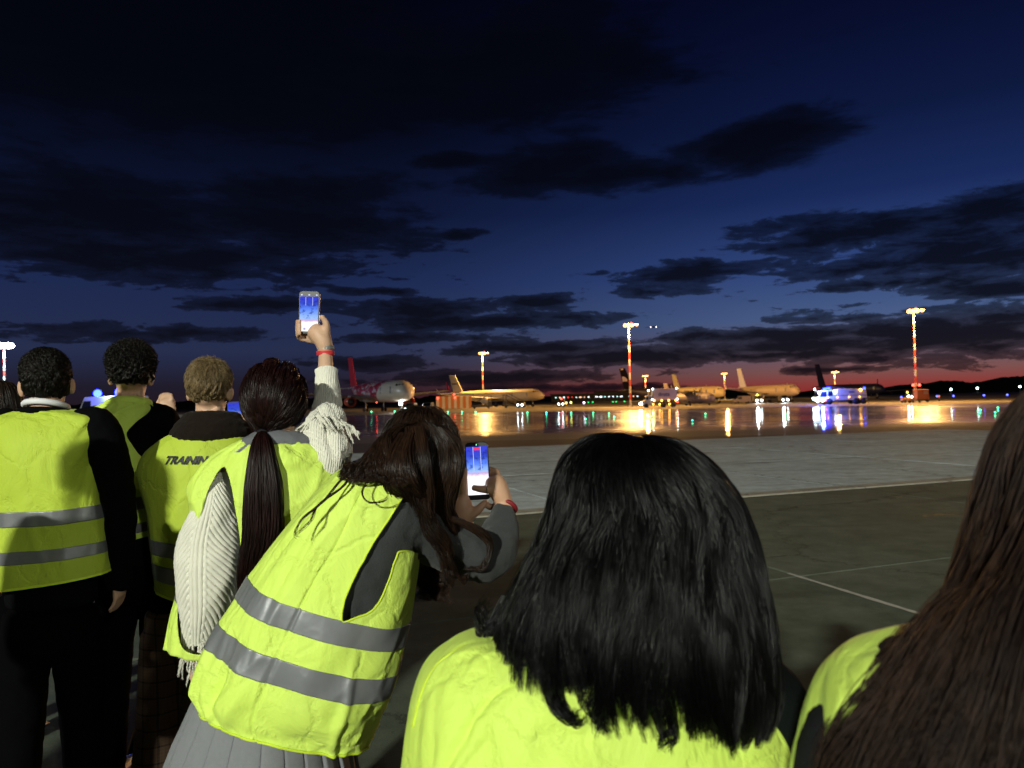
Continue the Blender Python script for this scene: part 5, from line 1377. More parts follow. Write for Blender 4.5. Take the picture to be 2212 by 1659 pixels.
    sl = Loft(secs, 2.1)
    def ribs(u, v):
        x = (u - .25); x = (x + .5) % 1 - .5
        cen = np.exp(-(x / .045) ** 4)
        ph_v = 2 * PI * x * 44; ph_d = 2 * PI * (v * 27 + np.abs(x) * 30 - 6 * np.abs(x) ** 2)
        r = cen * np.sin(ph_v) + (1 - cen) * np.sin(ph_d)
        return .0032 * np.where(r > 0, np.abs(r) ** .6, -np.abs(r)) * np.minimum(1, v * 20 + .3) + .006 * fbm(u * 6, v * 5, 4) 
    cloth('knit_sleeve', sl, M_knit, t, nu=620, nv=620, disp=ribs, thick=.004)
    parts = []
    for i in range(46):
        u = RNG.random(); P0 = sl.ev(np.array([u]), np.array([.02]))[0]; P0 = Vector(P0)
        L = random.uniform(.06, .14); dx = random.uniform(-.03, .02)
        parts.append((lock([P0, P0 + Vector((dx * .3, 0, -L * .4)), P0 + Vector((dx, random.uniform(-.02, .01), -L))], [.003, .0034, .003], 12, 10, .0015, 5, .1, twist=3), 1.5))
    # fringe and folds of the shawl over the raised arm
    for i in range(30):
        q = RNG.random(); b = a(655 + 95 * q, 905 + 18 * abs(q - .45) - 12 * math.sin(q * PI), .02 - .10 * math.sin(q * PI) * .6)
        side = -1 if q < .3 else 1
        parts.append((lock([b, b + Vector((side * .01, -.01, -.012)), b + Vector((side * (.02 + .03 * random.random()), -.015, -.03 - .03 * random.random()))], [.003, .0034, .003], 12, 10, .0015, 4, .1, twist=3), 1.5))
    for i in range(9):
        b = a(722 + 4 * i, 905 + 2 * i, -.02); parts.append((lock([b, b + Vector((.014, 0, -.005)), b + Vector((.03 + .012 * random.random(), -.01, -.02 - .012 * i * random.random()))], [.0035, .004, .003], 12, 10, .0015, 4, .1, twist=3), 1.5))
    strands_obj('fringe', parts, M_knit, t, .0011)
    secs = [S((680, 1030, d + .02), (752, 1010, d + .02), .06, .05), S((668, 985, d + .0), (752, 970, d + .02), .075, .06), S((662, 950, d + .01), (746, 938, d + .04), .072, .06), S((668, 922, d + .04), (738, 915, d + .08), .062, .055), S((676, 904, d + .08), (730, 899, d + .12), .052, .05)]
    sh = Loft(secs, 2.1)
    def ribs2(u, v): return .0014 * np.sin(2 * PI * (u * 60 + v * 5)) + .010 * fbm(np.cos(2*PI*u) * 2 + v * 2, v * 3 + np.sin(2*PI*u), 8) + .006 * np.sin(v * 9 + 5 * u)
    cloth('shawl', sh, M_knit, t, nu=260, nv=260, disp=ribs2, thick=.004)
    trousers(pel, feet, X1, M_black2, t, .16); shoes(feet, X1, t)
    # hair: smooth cap drawn back to a tie, then the tail
    parts = []; tie = a(567, 934, -.075)
    Rv, Fv, Uv = ax; cc = hc + Uv * .018
    for i in range(300):
        th = RNG.random() * 2 * PI; zf = RNG.random() * 1.45 - .35
        D = Rv * (math.cos(th) * math.sqrt(max(0, 1 - min(1, zf) ** 2))) + Fv * (math.sin(th) * math.sqrt(max(0, 1 - min(1, zf) ** 2))) + Uv * min(1, zf)
        if D.dot(Fv) > .75 and D.dot(Uv) < .3: continue
        s0 = Vector((D.dot(Rv) * .084, D.dot(Fv) * .104, D.dot(Uv) * .100)); 
        def onh(D, k=1.): D = D.normalized(); return cc + Rv * (D.dot(Rv) * .086 * k) + Fv * (D.dot(Fv) * .106 * k) + Uv * (D.dot(Uv) * .102 * k)
        Dt = (tie - cc).normalized(); pts = [onh(D)]
        for q in (.33, .66): pts.append(onh(D.lerp(Dt, q), 1.0))
        pts.append(tie + Vector((0, .01, .012)))
        parts.append((lock(pts, [.014, .016, .012, .010], 60, 18, .0015, 2, .02), 1.1))
    nt = 16
    for i in range(nt):
        o = Vector((random.uniform(-1, 1), random.uniform(-.6, .6), 0)); 
        pts = [tie, a(566 + o.x * 12, 965, -.13 + o.y * .02), a(568 + o.x * 26, 1050, -.155 + o.y * .03), a(567 + o.x * 30, 1150, -.165 + o.y * .03), a(548 + o.x * 24, 1240, -.16 + o.y * .03), a(528 + o.x * 9, 1310 + random.uniform(-30, 10), -.155)]
        parts.append((lock(pts, [.010, .018, .022, .022, .017, .006], 170, 34, .003, 4, .22), 1.2))
    for i in range(34):  # stray hairs
        th = RNG.random() * 6.28; D = Rv * math.cos(th) + Uv * abs(math.sin(th)); b = cc + Rv * D.dot(Rv) * .086 + Uv * D.dot(Uv) * .102
        parts.append((lock([b, b + D * .012 + UP * .004, b + D * .016 - Fv * .03], .001, 2, 10, .003, 2), .5))
    strands_obj('hair', parts, H_red, t, .0010)
    MB().ball(tie, (.017, .017, .012), 14, 10).build('hair_tie', mat('hair_tie', (.008, .008, .01), .6), t, True, True)
    tp, w, h = phone('', (646, 628), (691, 629), (648, 721), None, d + .30, d + .30, d + .30, 'phone held up high by the ponytailed woman, dusk sky on its screen')
    e = .004
    quad(tp, 'screen', -w / 2 + e, w / 2 - e, -h / 2 + .009, h / 2 - .020, .0006, screen_mat('screen_four', .30, 1.25))
    for x in (-w * .16, w * .17): quad(tp, 'grid_line', x - .0006, x + .0006, h * .16, h / 2 - .021, .0010, M_line)
    for x in (-w * .36, w * .0, w * .36): quad(tp, 'status_icon', x - .003, x + .003, h / 2 - .016, h / 2 - .012, .0008, M_line)
    for x in (-w * .2, w * .3): quad(tp, 'button_mark', x - .004, x + .004, -h / 2 + .014, -h / 2 + .022, .0010, glow('screen_mauve', srgb(190, 180, 225)[:3], 1))
woman_four()
# ================= P5: woman bending to the right with a phone
def woman_five():
    d = 1.85; t = person(640, d, 'woman leaning right in grey sweater and skirt, long brown hair, filming with her phone')
    def a(px, py, dd=0): return at(px, py, d + dd)
    tilt = (a(850, 1000) - a(640, 1560)).normalized()
    ax = axes_of((.75, .9, -.15), (.22, .25, 1)); hc = a(905, 985, .10)
    shL, shR = a(752, 1060, .0), a(872, 1110, .06)
    gr = float(gz(0, d)); pel = a(585, 1530, .02)
    D2 = d + .24
    elR, wR = a(1052, 1205, .12), at(1092, 1092, D2 + .0)
    elL, wL = a(930, 1230, .30), at(1010, 1125, D2 + .04)
    feet = [Vector((pel.x - .12, d - .05, gr)), Vector((pel.x + .14, d + .05, gr))]
    q = lambda x, y, e=0: at(x, y, D2 + e)
    def hands(mb):
        # right hand: wrist at the cuff, palm right of the phone, thumb across the screen
        limb(mb, [q(1093, 1092), q(1082, 1070), q(1072, 1050, .005), q(1064, 1033, .012)], [.023, .028, .031, .026], 14, 12)
        limb(mb, [q(1076, 1068), q(1060, 1058, -.012), q(1042, 1057, -.018), q(1020, 1053, -.016)], [.017, .013, .0112, .0088], 12, 14)
        for i, (x1, y1) in enumerate(((1062, 1015), (1065, 1025), (1066, 1038), (1064, 1050))):
            limb(mb, [q(1076, y1 + 20, .012), q(1073, y1 + 5, .02), q(x1, y1, .022), q(1048, y1 - 4, .022)], [.0105, .0098, .0092, .008], 10, 12)
        limb(mb, [q(1080, 1086, .01), q(1066, 1096, .01), q(1052, 1092, .012), q(1048, 1080, .016)], [.011, .010, .0095, .008], 10, 12)
        # left hand under and left of the phone, fingers upright along its edge
        limb(mb, [q(1008, 1130, .01), q(1000, 1112, .006), q(998, 1092, .004), q(997, 1075, .006)], [.024, .029, .030, .026], 14, 12)
        for i, (dx, top, e) in enumerate(((6, 1012, -.006), (1, 1006, .006), (-3, 1012, .016), (-6, 1026, .026))):
            limb(mb, [q(998 + dx, 1082, e), q(996 + dx * 1.1, 1055, e), q(997 + dx, 1034, e), q(1000 + dx, top, e)], [.0108, .010, .0095, .0078], 10, 14)
        limb(mb, [q(1004, 1118), q(1024, 1108, -.006), q(1038, 1096, -.004), q(1049, 1083, .004)], [.017, .0145, .012, .009], 12, 14)
    mb = MB(); head_shape(mb, hc, ax, .97)
    limb(mb, [hc - ax[2] * .06, a(868, 1030, .05), a(838, 1045, .02)], [.048, .048, .06])
    limb(mb, [a(838, 1060, .03), a(790, 1160, .03), a(700, 1350, .02), pel], [.06, .085, .085, .10])
    limb(mb, [shL, a(820, 1070), shR], [.045, .05, .045])
    limb(mb, [shR, elR, wR], [.045, .037, .025]); limb(mb, [shL + Vector((0, .08, 0)), elL, wL], [.045, .037, .025])
    for s_, ft in zip((-1, 1), feet):
        limb(mb, [pel + X1 * s_ * .08, Vector((ft.x, ft.y + .03, .45)), ft + UP * .09], [.075, .05, .036]); limb(mb, [ft + UP * .05, ft + Y1 * .1 + UP * .04, ft + Y1 * .19 + UP * .025], [.035, .033, .02])
    hands(mb)
    b = blend('body', mb, M_skin2, t, .005, 3); eyes(hc, ax, b, .97)
    # sweater
    mb = MB(); limb(mb, [a(845, 1040, .03), a(834, 1068, .01), a(790, 1180, .0), a(712, 1370, .0), a(640, 1480, .02)], [.062, .10, .134, .128, .12], 24, 24, ((0, 1, 0), .78))
    limb(mb, [a(812, 1090, .02), shR + Vector((0, -.02, 0)), a(960, 1168, .09), elR, at(1080, 1150, D2 - .05), q(1093, 1104)], [.08, .082, .074, .066, .052, .036], 20, 30)
    limb(mb, [shL + Vector((0, .08, 0)), elL, wL + Vector((0, 0, -.02))], [.075, .06, .034], 18, 24)
    blend('sweater', mb, M_grey, t, .0085, 4, .020, .05)
    C = q(1094, 1095); dr = (wR - elR).normalized(); s1 = dr.cross(Y1).normalized(); s2 = dr.cross(s1)
    MB().tube([C + s1 * (.027 * math.cos(k)) + s2 * (.027 * math.sin(k)) for k in np.linspace(0, 2 * PI, 24)], .0065, 8, False).build('red_cuff', mat('dark_red_cuff', (.22, .01, .015), .6), t, True, True)
    r1 = q(1052, 1057.5, -.017); dd = Vector((1, 0, .1)).normalized(); e1, e2 = Y1, UP
    MB().tube([r1 + e1 * (.0125 * math.cos(k)) + e2 * (.0125 * math.sin(k)) for k in np.linspace(0, 2 * PI, 18)], .0016, 6, False).build('ring', mat('gold_ring', (.6, .5, .35), .25, metal=1), t, True, True)
    # vest
    secs = [S((456, 1502, d), (806, 1590, d + .02), .155, .15), S((440, 1450, d), (824, 1540, d + .02), .165, .15), S((478, 1358, d), (856, 1465, d + .02), .165, .15), S((532, 1268, d), (876, 1370, d + .02), .155, .14),
            S((590, 1185, d), (893, 1275, d + .02), .14, .13), S((655, 1100, d), (905, 1190, d + .03), .13, .12), S((700, 1048, d), (902, 1115, d + .03), .12, .11), S((735, 1018, d), (892, 1058, d + .03), .09, .09), S((775, 1012, d + .02), (870, 1036, d + .03), .07, .07)]
    lf = Loft(secs, 2.7)
    w0 = wr_disp(31, .008, 5, 5, .0)
    def dp(u, v):
        x = np.cos(2 * PI * u)
        low = np.exp(-((v - .14) / .16) ** 2); bil = low * (.012 * vn(u * 14, v * 7 + 3, 6) + .006 * ridge(u * 26 + v * 6, v * 9 - u * 8, 12))
        fold = -.006 * np.exp(-((x + .12 + .05 * v) / .011) ** 2) * (v < .9)
        f2 = .011 * np.exp(-((x - .52 + .3 * v) / .045) ** 2) * np.clip((.38 - v) / .2, 0, 1)
        return w0(u, v) * (.55 + .6 * low) + bil + fold + f2
    hole = smooth_poly([(893, 1040), (866, 1080), (838, 1124), (812, 1163), (788, 1205), (764, 1250), (746, 1290), (738, 1330), (741, 1345), (765, 1336), (800, 1322), (822, 1296), (842, 1248), (856, 1205), (872, 1190), (960, 1190), (960, 1040)], 160)
    hl = [(hole, 0, .52), (hole, .97, 1.01)]
    cloth('vest', lf, M_vest, t, nu=330, nv=260, disp=dp, hole=hl, thick=.003)
    def vr(f0, f1):
        return lambda uu: (f0(np.cos(2 * PI * uu)), f1(np.cos(2 * PI * uu)))
    # lower and upper band
    for lo_, hi_ in ((.232, .296), (.364, .422)):
        cloth('reflective_stripe', lf, M_tape, t, nu=330, nv=22, v=(lo_, hi_), off=.004, disp=dp, thick=.001, hole=hl)
    cloth('hem', lf, M_bind, t, nu=330, nv=8, v=(0, .012), off=.004, disp=dp, thick=.002)
    # binding tube round the armhole
    uu = np.linspace(.02, .5, 260); vv = np.linspace(.1, .97, 260); UU, VV = np.meshgrid(uu, vv, indexing='ij')
    PP = lf.ev(UU, VV, .002, dp).reshape(-1, 3); px_, py_ = proj(PP)
    pts = []
    for hx, hy in hole:
        if hx > 905: continue
        j = np.argmin((px_ - hx) ** 2 + (py_ - hy) ** 2)
        if (px_[j] - hx) ** 2 + (py_[j] - hy) ** 2 < 9: pts.append(Vector(PP[j]))
    # skip the gap: build in runs
    run = [pts[0]]; runs = []
    for p in pts[1:]:
        if (p - run[-1]).length > .04: runs.append(run); run = [p]
        else: run.append(p)
    runs.append(run); mb = MB()
    for r in runs:
        if len(r) > 4:
            A_ = crom([list(p) for p in r], len(r) * 2); A_ = np.array([A_[max(0, i - 3):i + 4].mean(0) for i in range(len(A_))]); mb.tube([Vector(p) for p in A_], .0028, 6)
    mb.build('armhole_binding', M_bind, t, True, True)
    # pleated skirt
    secs = [S((300, 1900, d), (820, 1915, d), .26, .24), S((345, 1720, d), (775, 1735, d), .21, .2), S((392, 1590, d), (752, 1610, d), .165, .16), S((430, 1500, d), (725, 1530, d), .14, .13), S((470, 1420, d), (700, 1450, d), .12, .12)]
    sk = Loft(secs, 2.3)
    def pl(u, v):
        s_ = (u * 22 + .25 * vn(u * 9, v * 0 + 1., 3)) % 1
        return .022 * (1 - v) ** 1.0 * (s_ ** .55 - .5) * (s_ < .93) - .012 * (s_ >= .93) * (1 - v) + .004 * fbm(u * 8, v * 4, 2)
    cloth('skirt', sk, M_skirt, t, nu=520, nv=120, disp=pl, thick=.003)
    shoes(feet, X1, t)
    # hair: from the parting down over the face side, and swept over the back
    parts = []
    def L(pts, rad, n=80, T=34, wave=.004, freq=3, short=.25, curl=0, w=1.15, jit=6, cl=.3):
        j = lambda i: random.uniform(-jit, jit) * min(1, i / 2)
        P = [at(p[0] + j(i), p[1] + j(i) * .6, d + p[2]) for i, p in enumerate(pts)]
        parts.append((lock(P, rad, n, T, wave, freq, short, curl, clump=cl), w))
    # crown cap
    Rv, Fv, Uv = ax; cc = hc + Uv * .02
    for i in range(150):
        D = Vector(RNG.normal(size=3)).normalized()
        if D.dot(Fv) > .55 and D.dot(Uv) < .5: continue
        if D.dot(Uv) < -.45: continue
        cr = (Uv * .9 - Fv * .1).normalized()
        def onh(D, k=1.): D = D.normalized(); return cc + Rv * (D.dot(Rv) * .083 * k) + Fv * (D.dot(Fv) * .103 * k) + Uv * (D.dot(Uv) * .10 * k)
        pts = [onh(cr.lerp(D, .12)), onh(cr.lerp(D, .5)), onh(D), onh(D - UP * .5), onh(D - UP * 1.0, 1.05) - UP * .03]
        parts.append((lock(pts, [.010, .013, .015, .017, .016], 55, 18, .002, 2, .05), 1.2))
    top = [(900 + 9 * k, 905 + 1.2 * (k - 3) ** 2, .06) for k in range(8)]
    # curtain on the right hand side, straight down with curly ends
    for k in range(30):
        f = k / 29; x0 = 905 + 70 * f; xr = 905 + 85 * f
        yb = 1205 + 40 * random.random() - 70 * (1 - f) * random.random()
        L([(x0 - 18, 912 + 22 * abs(f - .35), .06 - .06 * (1 - f)), (xr - 2, 950 + 14 * f, .03), (xr + 1, 1015, .01), (xr - 4 - 14 * f, 1085, .02), (930 + 50 * f, 1150, .04), (942 + 42 * f, yb, .05)], [.008, .014, .018, .017, .014, .005], 95, 36, .004, 3, .3, .006)
    for k in range(10):  # falls behind, in front of the arm
        f = k / 9
        L([(880 + 30 * f, 925, .0), (895 + 22 * f, 985, -.05), (900 + 22 * f, 1060, -.05), (918 + 20 * f, 1130, -.04), (950 + 20 * f, 1190, -.03), (965 + 12 * f, 1255 + 10 * random.random(), -.02)], [.008, .013, .016, .014, .010, .003], 80, 36, .005, 3, .35, .008)
    # lower dark bunch with curls under the arm
    for k in range(11):
        f = k / 10
        L([(925 + 30 * f, 1140, .10), (918 + 40 * f, 1200, .12), (912 + 52 * f, 1255, .12), (910 + 60 * f, 1295 + 12 * random.random(), .11)], [.012, .016, .014, .006], 70, 26, .008, 3, .3, .012)
    # loose curls over the forearm
    for k in range(5):
        L([(975, 1120, -.0), (1020 + 5 * k, 1145, .02), (1052 + 3 * k, 1175 + 3 * k, .03), (1050 - 3 * k, 1215 + 4 * k, .02), (1030 - 8 * k, 1228, .02)], [.006, .006, .005, .004, .002], 40, 30, .003, 3, .2, .003, jit=3)
    for k in range(4): L([(968, 1215, -.02), (985, 1240, -.02), (1003, 1248 + 3 * k, -.01), (1008, 1236, 0)], [.005, .004, .003, .001], 22, 24, .003, 3, .2, .003, jit=3)
    # swept left over shoulder and back
    for k in range(30):
        f = k / 29
        L([(880 - 25 * f, 912 + 12 * f, .03), (838 - 12 * f, 950 + 8 * f, -.03), (795 + 50 * (1 - f), 985 + 22 * (1 - f), -.07), (755 + 110 * (1 - f), 1018 + 8 * (1 - f), -.10), (728 + 150 * (1 - f), 1026 + 22 * (1 - f), -.115)], [.008, .014, .015, .011, .005], 85, 30, .005, 2.5, .3, .006)
    for k in range(16):
        f = k / 15
        L([(870 + 20 * f, 940, -.02), (850 + 30 * f, 985, -.08), (838 + 50 * f, 1030, -.10), (850 + 60 * f, 1062, -.07), (890 + 30 * f, 1090, -.03)], [.010, .015, .016, .012, .006], 85, 28, .004, 2.5, .3, .004)
    # wisps on the vest
    for w_ in ([(770, 1010, -.10), (735, 1040, -.13), (700, 1080, -.15), (655, 1120, -.17), (635, 1150, -.18), (648, 1165, -.18)], [(760, 1018, -.10), (742, 1050, -.13), (690, 1090, -.15), (672, 1128, -.17), (640, 1158, -.18)], [(800, 1030, -.11), (782, 1062, -.14), (795, 1085, -.15), (830, 1082, -.14), (840, 1066, -.13)], [(820, 1035, -.11), (770, 1040, -.13), (745, 1036, -.125), (735, 1026, -.12)]):
        L(w_, [.004, .003, .003, .002, .002, .002][:len(w_)], 12, 40, .003, 2, .25, 0, .8, 3)
    for k in range(40):
        x = random.uniform(860, 990); L([(x, 912, 0), (x + random.uniform(-6, 6), 903 + abs(x - 925) * .2, 0), (x + random.uniform(-22, 22), 905 + abs(x - 925) * .35, -.02)], .001, 2, 10, .002, 2, .2, 0, .5, 2)
    strands_obj('hair', parts, H_brown, t, .0010)
    MB().ball(a(806, 1008, -.085), (.012, .006, .008), 10, 8).build('hair_clip', mat('silver_clip', (.6, .6, .62), .25, metal=.9), t, True, True)
    tp, w, h = phone('', (1003, 957), (1054, 954), (1012, 1081), None, D2 + .01, D2 + .01, D2 - .005, 'phone held in two hands by the leaning woman, recording with a red mark')
    e = .0035
    quad(tp, 'screen', -w / 2 + e, w / 2 - e, -h / 2 + .014, h / 2 - .012, .0006, screen_mat('screen_five', .42, 1.3))
    for x in (-w * .15, w * .16): quad(tp, 'grid_line', x - .0006, x + .0006, h * .02, h / 2 - .013, .0010, M_line)
    quad(tp, 'record_mark', -.008, .008, h / 2 - .022, h / 2 - .015, .0012, glow('record_red', srgb(250, 50, 90)[:3], 1.4))
    quad(tp, 'status_lamp', -.001, .001, h / 2 - .009, h / 2 - .005, .0008, glow('status_green', (.3, 1, .5), 2))
woman_five()

# ================= P6: black-haired woman in the centre foreground
def woman_six():
    d = 1.12; t = person(1375, d, 'woman with thick shoulder-length black hair seen from behind in the centre foreground')
    def a(px, py, dd=0): return at(px, py, d + dd)
    ax = axes_of((.1, 1, -.03), (.02, 0, 1)); hc = a(1392, 1115)
    shL, shR = a(1010, 1490), a(1650, 1520); pel = at(1340, 2250, d); gr = float(gz(0, d))
    elL, elR = at(925, 1830, d), at(1745, 1850, d); wL, wR = at(960, 2150, d + .15), at(1700, 2170, d + .15)
    feet = [Vector((pel.x - .1, d, gr)), Vector((pel.x + .1, d, gr))]
    standing(t.location, 1.5, hc, ax, a(1370, 1330), shL, shR, elL, elR, wL, wR, pel, feet, M_skin2, t)
    mb = MB(); limb(mb, [a(1375, 1330), a(1370, 1400), a(1340, 1530), at(1340, 1800, d), pel], [.055, .085, .13, .13, .14], 24, 16, TF)
    for sh_, el, wr in ((shL, elL, wL), (shR, elR, wR)): limb(mb, [(sh_ + a(1345, 1440)) / 2, sh_, el, wr], [.06, .066, .055, .04], 18)
    blend('jacket', mb, mat('green_black_jacket', (.004, .006, .006), .9, spec=.1, bump=.4, bscale=200), t, .009, 5, .01, .05)
    secs = [S((790, 2300, d), (1850, 2330, d), .17, .15), S((820, 1950, d), (1800, 1950, d), .165, .15), S((872, 1668, d), (1712, 1690, d), .155, .14), S((890, 1560, d), (1690, 1600, d), .145, .13), S((915, 1455, d), (1668, 1530, d), .125, .12), S((955, 1405, d), (1630, 1490, d), .11, .105), S((1015, 1376, d), (1570, 1440, d), .095, .09), S((1150, 1372, d), (1500, 1400, d), .08, .08), S((1240, 1360, d), (1450, 1372, d), .07, .07)]
    lf = Loft(secs, 2.7); w0 = wr_disp(41, .006, 5, 4, .0)
    def dp(u, v):
        x = np.cos(2 * PI * u); return w0(u, v) - .007 * np.exp(-((x + .62 - (v - .45) * .9) / .03) ** 2) * (v > .3) * (v < .85) + .004 * np.exp(-((x + .55 - (v - .45) * .9) / .03) ** 2) * (v > .3) * (v < .85)
    cloth('vest', lf, M_vest, t, nu=260, nv=220, disp=dp)
    for lo_, hi_ in ((.10, .14), (.2, .24)): cloth('reflective_stripe', lf, M_tape, t, nu=200, nv=12, v=(lo_, hi_), off=.003, disp=dp, thick=.001)
    ys_ = np.linspace(.40, .86, 60); V_ = lf.ev(np.full(60, .462), ys_, .003, dp); MB().tube([Vector(p) for p in V_], .0022, 6).build('shoulder_seam', M_bind, t, True, True)
    trousers(pel, feet, X1, M_black2, t); shoes(feet, X1, t)
    # hair envelope: (row y, left x, right x, back depth, front depth)
    env = [(946, 1345, 1392, .02, .03), (958, 1285, 1448, .05, .06), (985, 1246, 1492, .075, .085), (1025, 1220, 1540, .095, .11), (1090, 1204, 1578, .115, .11), (1170, 1174, 1600, .125, .10), (1270, 1130, 1626, .13, .09), (1370, 1088, 1652, .135, .08), (1450, 1090, 1660, .140, .07), (1520, 1145, 1650, .148, .06), (1575, 1240, 1590, .15, .05)]
    dd_ = lambda y: d - .05 * min(1, max(0, (y - 1150) / 250))
    Lf = Loft([S((e[1], e[0], dd_(e[0])), (e[2], e[0] + 4, dd_(e[0])), e[3], e[4]) for e in env][::-1], 2.3)
    # Loft runs bottom -> top; s = 0 at crown
    parts = []
    crown = a(1370, 944)
    for k in range(230):
        u = random.uniform(-.06, .56)
        lay = random.choice((1., .97, .92, .86, .78)) if k > 90 else 1.0
        side = abs(u - .25) / .3
        # ends: ragged, longer towards the right back
        x = math.cos(2 * PI * u)
        vend = .15 - .09 * x + .02 * math.sin(u * 60) + random.uniform(-.025, .035) + .06 * max(0, side - .8)
        vend = max(.015, vend)
        n_ = 9; du = random.uniform(-.012, .012); pts = [crown.lerp(Vector(Lf.ev(np.array([u]), np.array([.97]))[0]), .35)]
        for i in range(n_):
            s_ = i / (n_ - 1); v = .985 + (vend - .985) * s_
            uu = u + du * s_ + .008 * math.sin(s_ * 7 + k)
            wv = .024 * min(1, s_ * 2) * math.sin(s_ * 7 + k * 1.7 + u * 9) + .015 * math.sin(s_ * 12 + u * 20) * s_
            P = Lf.ev(np.array([uu + .012 * math.sin(s_ * 10 + k * 2.3) * s_]), np.array([v]), scale=lay * (1 + wv))[0]; pts.append(Vector(P))
        rad = [.004, .008, .014, .016, .017, .018, .018, .017, .013, .005]
        parts.append((lock(pts, rad, 70, 40, .003, 2.6, .12, .003, clump=.35), .95))
    # flicked ends on the left
    for w_ in ([(1090, 1380, -.04), (1070, 1430, -.06), (1085, 1490, -.08), (1110, 1512, -.08), (1135, 1500, -.08)], [(1110, 1400, -.06), (1080, 1420, -.06), (1062, 1415, -.06)], [(1100, 1300, -.02), (1060, 1370, -.03), (1040, 1330, -.02), (1060, 1300, 0)], [(1180, 1450, -.13), (1200, 1520, -.14), (1235, 1556, -.15), (1250, 1540, -.15)], [(1300, 1500, -.15), (1290, 1550, -.155), (1310, 1590, -.16)], [(1420, 1520, -.155), (1440, 1575, -.16), (1430, 1610, -.165)]):
        for q_ in range(5):
            ox, oy = random.uniform(-16, 16), random.uniform(-14, 14)
            P = [at(p[0] + ox + random.uniform(-5, 5), p[1] + oy + random.uniform(-5, 5), d + p[2] + .02) for p in w_]
            parts.append((lock(P, [.007, .006, .004, .003, .0015][:len(P)], 16, 30, .004, 2, .4, .002), .8))
    # wild outline hairs
    for k in range(280):
        left = random.random() < .35; y0 = random.uniform(960, 1450)
        i = np.interp(y0, [e[0] for e in env], range(len(env))); e0 = env[int(i)]; e1 = env[min(len(env) - 1, int(i) + 1)]; f = i - int(i)
        xe = (e0[1] * (1 - f) + e1[1] * f) if left else (e0[2] * (1 - f) + e1[2] * f); s_ = -1 if left else 1
        o = random.uniform(4, 34) * s_
        P = [at(xe - s_ * 6, y0, d - .01), at(xe + o * .6, y0 + 25, d - .01), at(xe + o, y0 + 60, d - .02), at(xe + o * random.uniform(.6, 1.6), y0 + 60 + random.uniform(20, 80), d - .02)]
        parts.append((lock(P, .002, 2, 22, .004, 2, .3), .6))
    strands_obj('hair', parts, H_black, t, .00095)
woman_six()

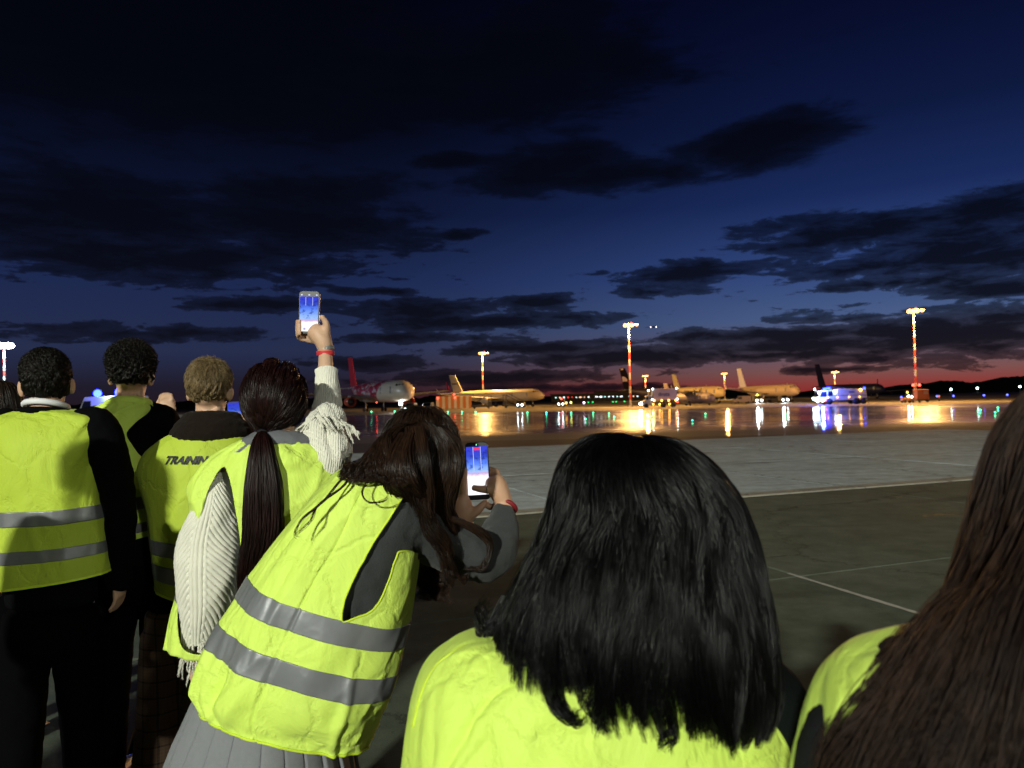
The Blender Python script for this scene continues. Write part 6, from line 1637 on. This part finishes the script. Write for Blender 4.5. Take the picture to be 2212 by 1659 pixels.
# ================= P7: brown-haired woman at the right edge, closest
def woman_seven():
    d = .78; t = person(2330, d, 'woman with long brown hair cut off by the right edge, nearest the camera')
    def a(px, py, dd=0): return at(px, py, d + dd)
    ax = axes_of((-.1, 1, 0)); hc = at(2420, 1085, d); gr = float(gz(0, d)); pel = at(2300, 2700, d)
    shL, shR = at(1905, 1560, d), at(2700, 1560, d); elL, elR = at(1800, 2000, d), at(2820, 2000, d); wL, wR = at(1860, 2400, d + .1), at(2750, 2400, d + .1)
    feet = [Vector((pel.x - .1, d, gr)), Vector((pel.x + .1, d, gr))]
    standing(t.location, 1.6, hc, ax, at(2320, 1300, d), shL, shR, elL, elR, wL, wR, pel, feet, M_skin2, t)
    mb = MB(); limb(mb, [at(2320, 1330, d), at(2310, 1430, d), at(2300, 1620, d), at(2300, 2000, d), pel], [.055, .085, .12, .125, .14], 24, 16, TF)
    for sh_, el, wr in ((shL, elL, wL), (shR, elR, wR)): limb(mb, [(sh_ + at(2310, 1450, d)) / 2, sh_, el, wr], [.06, .068, .055, .04], 18)
    blend('jacket', mb, mat('charcoal_jacket', (.012, .013, .015), .9, spec=.15, bump=.4, bscale=200), t, .009, 5, .01, .05)
    secs = [S((1560, 2700, d), (3040, 2700, d), .16, .15), S((1640, 2200, d), (2960, 2200, d), .155, .15), S((1735, 1760, d), (2880, 1760, d), .14, .13), S((1755, 1620, d), (2860, 1620, d), .13, .12), S((1790, 1500, d), (2830, 1500, d), .115, .11), S((1838, 1434, d), (2780, 1434, d), .10, .095), S((1905, 1405, d), (2700, 1405, d), .085, .085), S((2120, 1370, d), (2520, 1370, d), .075, .075)]
    lf = Loft(secs, 2.7); dp = wr_disp(51, .006, 5, 4)
    cloth('vest', lf, M_vest, t, nu=260, nv=200, disp=dp)
    cloth('reflective_stripe', lf, M_tape, t, nu=200, nv=12, v=(.15, .19), off=.003, disp=dp, thick=.001)
    trousers(pel, feet, X1, M_black2, t); shoes(feet, X1, t)
    env = [(815, 2340, 2430, .03, .05), (860, 2290, 2490, .08, .08), (950, 2240, 2540, .105, .11), (1080, 2188, 2575, .118, .11), (1240, 2140, 2600, .122, .10), (1340, 2055, 2640, .125, .09), (1480, 1958, 2690, .135, .08), (1600, 1858, 2740, .145, .07), (1750, 1800, 2780, .15, .06), (1950, 1790, 2760, .15, .05)]
    dd_ = lambda y: d - .07 * min(1, max(0, (y - 1150) / 250))
    Lf = Loft([S((e[1], e[0], dd_(e[0])), (e[2], e[0], dd_(e[0])), e[3], e[4]) for e in env][::-1], 3.0)
    parts = []; crown = at(2385, 820, d)
    for k in range(240):
        u = random.uniform(.12, .56) if k % 5 else random.uniform(-.06, .2)
        lay = random.choice((1., .97, .93, .87)) if k > 100 else 1.0
        vend = random.uniform(.02, .12); pts = [crown.lerp(Vector(Lf.ev(np.array([u]), np.array([.97]))[0]), .35)]
        for i in range(9):
            s_ = i / 8; v = .985 + (vend - .985) * s_
            P = Lf.ev(np.array([u + .010 * math.sin(s_ * 6 + k)]), np.array([v]), scale=lay * (1 + .03 * min(1, s_ * 2) * math.sin(s_ * 8 + k * 1.7)))[0]; pts.append(Vector(P))
        parts.append((lock(pts, [.004, .008, .014, .016, .016, .017, .017, .017, .014, .006], 60, 40, .004, 3, .16, .004, clump=.15), 1.0))
    for k in range(150):
        y0 = random.uniform(1050, 1560); xe = np.interp(y0, [e[0] for e in env], [e[1] for e in env]); o = -random.uniform(5, 60)
        P = [at(xe + 30, y0 - 60, d), at(xe + o * .3, y0, d), at(xe + o * 1.1, y0 + 60, d - .01), at(xe + o * .9 - 30, y0 + 140, d - .02), at(xe + o * .6 - 60, y0 + 220, d - .03)]
        parts.append((lock(P, .003, 3, 26, .003, 2, .3), .5))
    strands_obj('hair', parts, H_brown2, t, .0009)
woman_seven()
# people standing beside the photographer, outside the picture: they shade some of the vests
def bystander(x, y, H, label, seed):
    t = empty('person', (x, y, 0), 0, label, 'person', GP); P = lambda a, b, c: Vector((x + a, y + b, c * H))
    ax = axes_of((.1, 1, 0)); hc = P(0, .02, .93); feet = [Vector((x - .1, y, 0)), Vector((x + .1, y, 0))]
    shL, shR = P(-.19, 0, .81), P(.19, 0, .81); elL, wL = P(-.26, .02, .63), P(-.2, .2, .55)
    elR, wR = P(.25, .1, .66), P(.14, .30, .80); pel = P(0, 0, .53)
    standing(t.location, H, hc, ax, P(0, 0, .855), shL, shR, elL, elR, wL, wR, pel, feet, M_skin, t, handR=((-.1, .1, 1), (-1, 0, 0), (0, 1, 0), .5))
    mb = MB(); limb(mb, [P(0, 0, .86), P(0, 0, .83), P(0, 0, .76), P(0, 0, .6), P(0, 0, .5)], [.055, .085, .14, .13, .15], flat=TF)
    for s_, e, w in ((shL, elL, wL), (shR, elR, wR)): limb(mb, [(s_ + P(0, 0, .81)) / 2, s_, e, w], [.06, .07, .055, .04])
    blend('jacket', mb, M_black, t, .012)
    rows = [(.50, .20, .14), (.60, .2, .14), (.70, .205, .14), (.77, .21, .13), (.815, .19, .11), (.835, .12, .09), (.85, .08, .07)]
    cloth('vest', Loft([(P(-w, 0, h), P(w, 0, h), b, b) for h, w, b in rows]), M_vest, t, nu=90, nv=90, disp=wr_disp(seed))
    trousers(pel, feet, X1, M_black2, t); shoes(feet, X1, t)
    A = short_hair(hc + ax[2] * .026 - ax[1] * .012, ax[0], ax[1], ax[2], (.078, .098, .094), 2500, .03, .002, lambda D: (D[:, 2] > -.6) & ~((D[:, 1] > .45) & (D[:, 2] < .35)), lift=.4)
    strands_obj('hair', [(A, 1.3)], H_dark, t, .0013)
bystander(-1.66, 1.70, 1.74, 'man in a yellow vest just left of the photographer, outside the picture', 61)
bystander(-2.62, 1.2, 1.72, 'man in a yellow vest at the far left beside the photographer, outside the picture', 62)
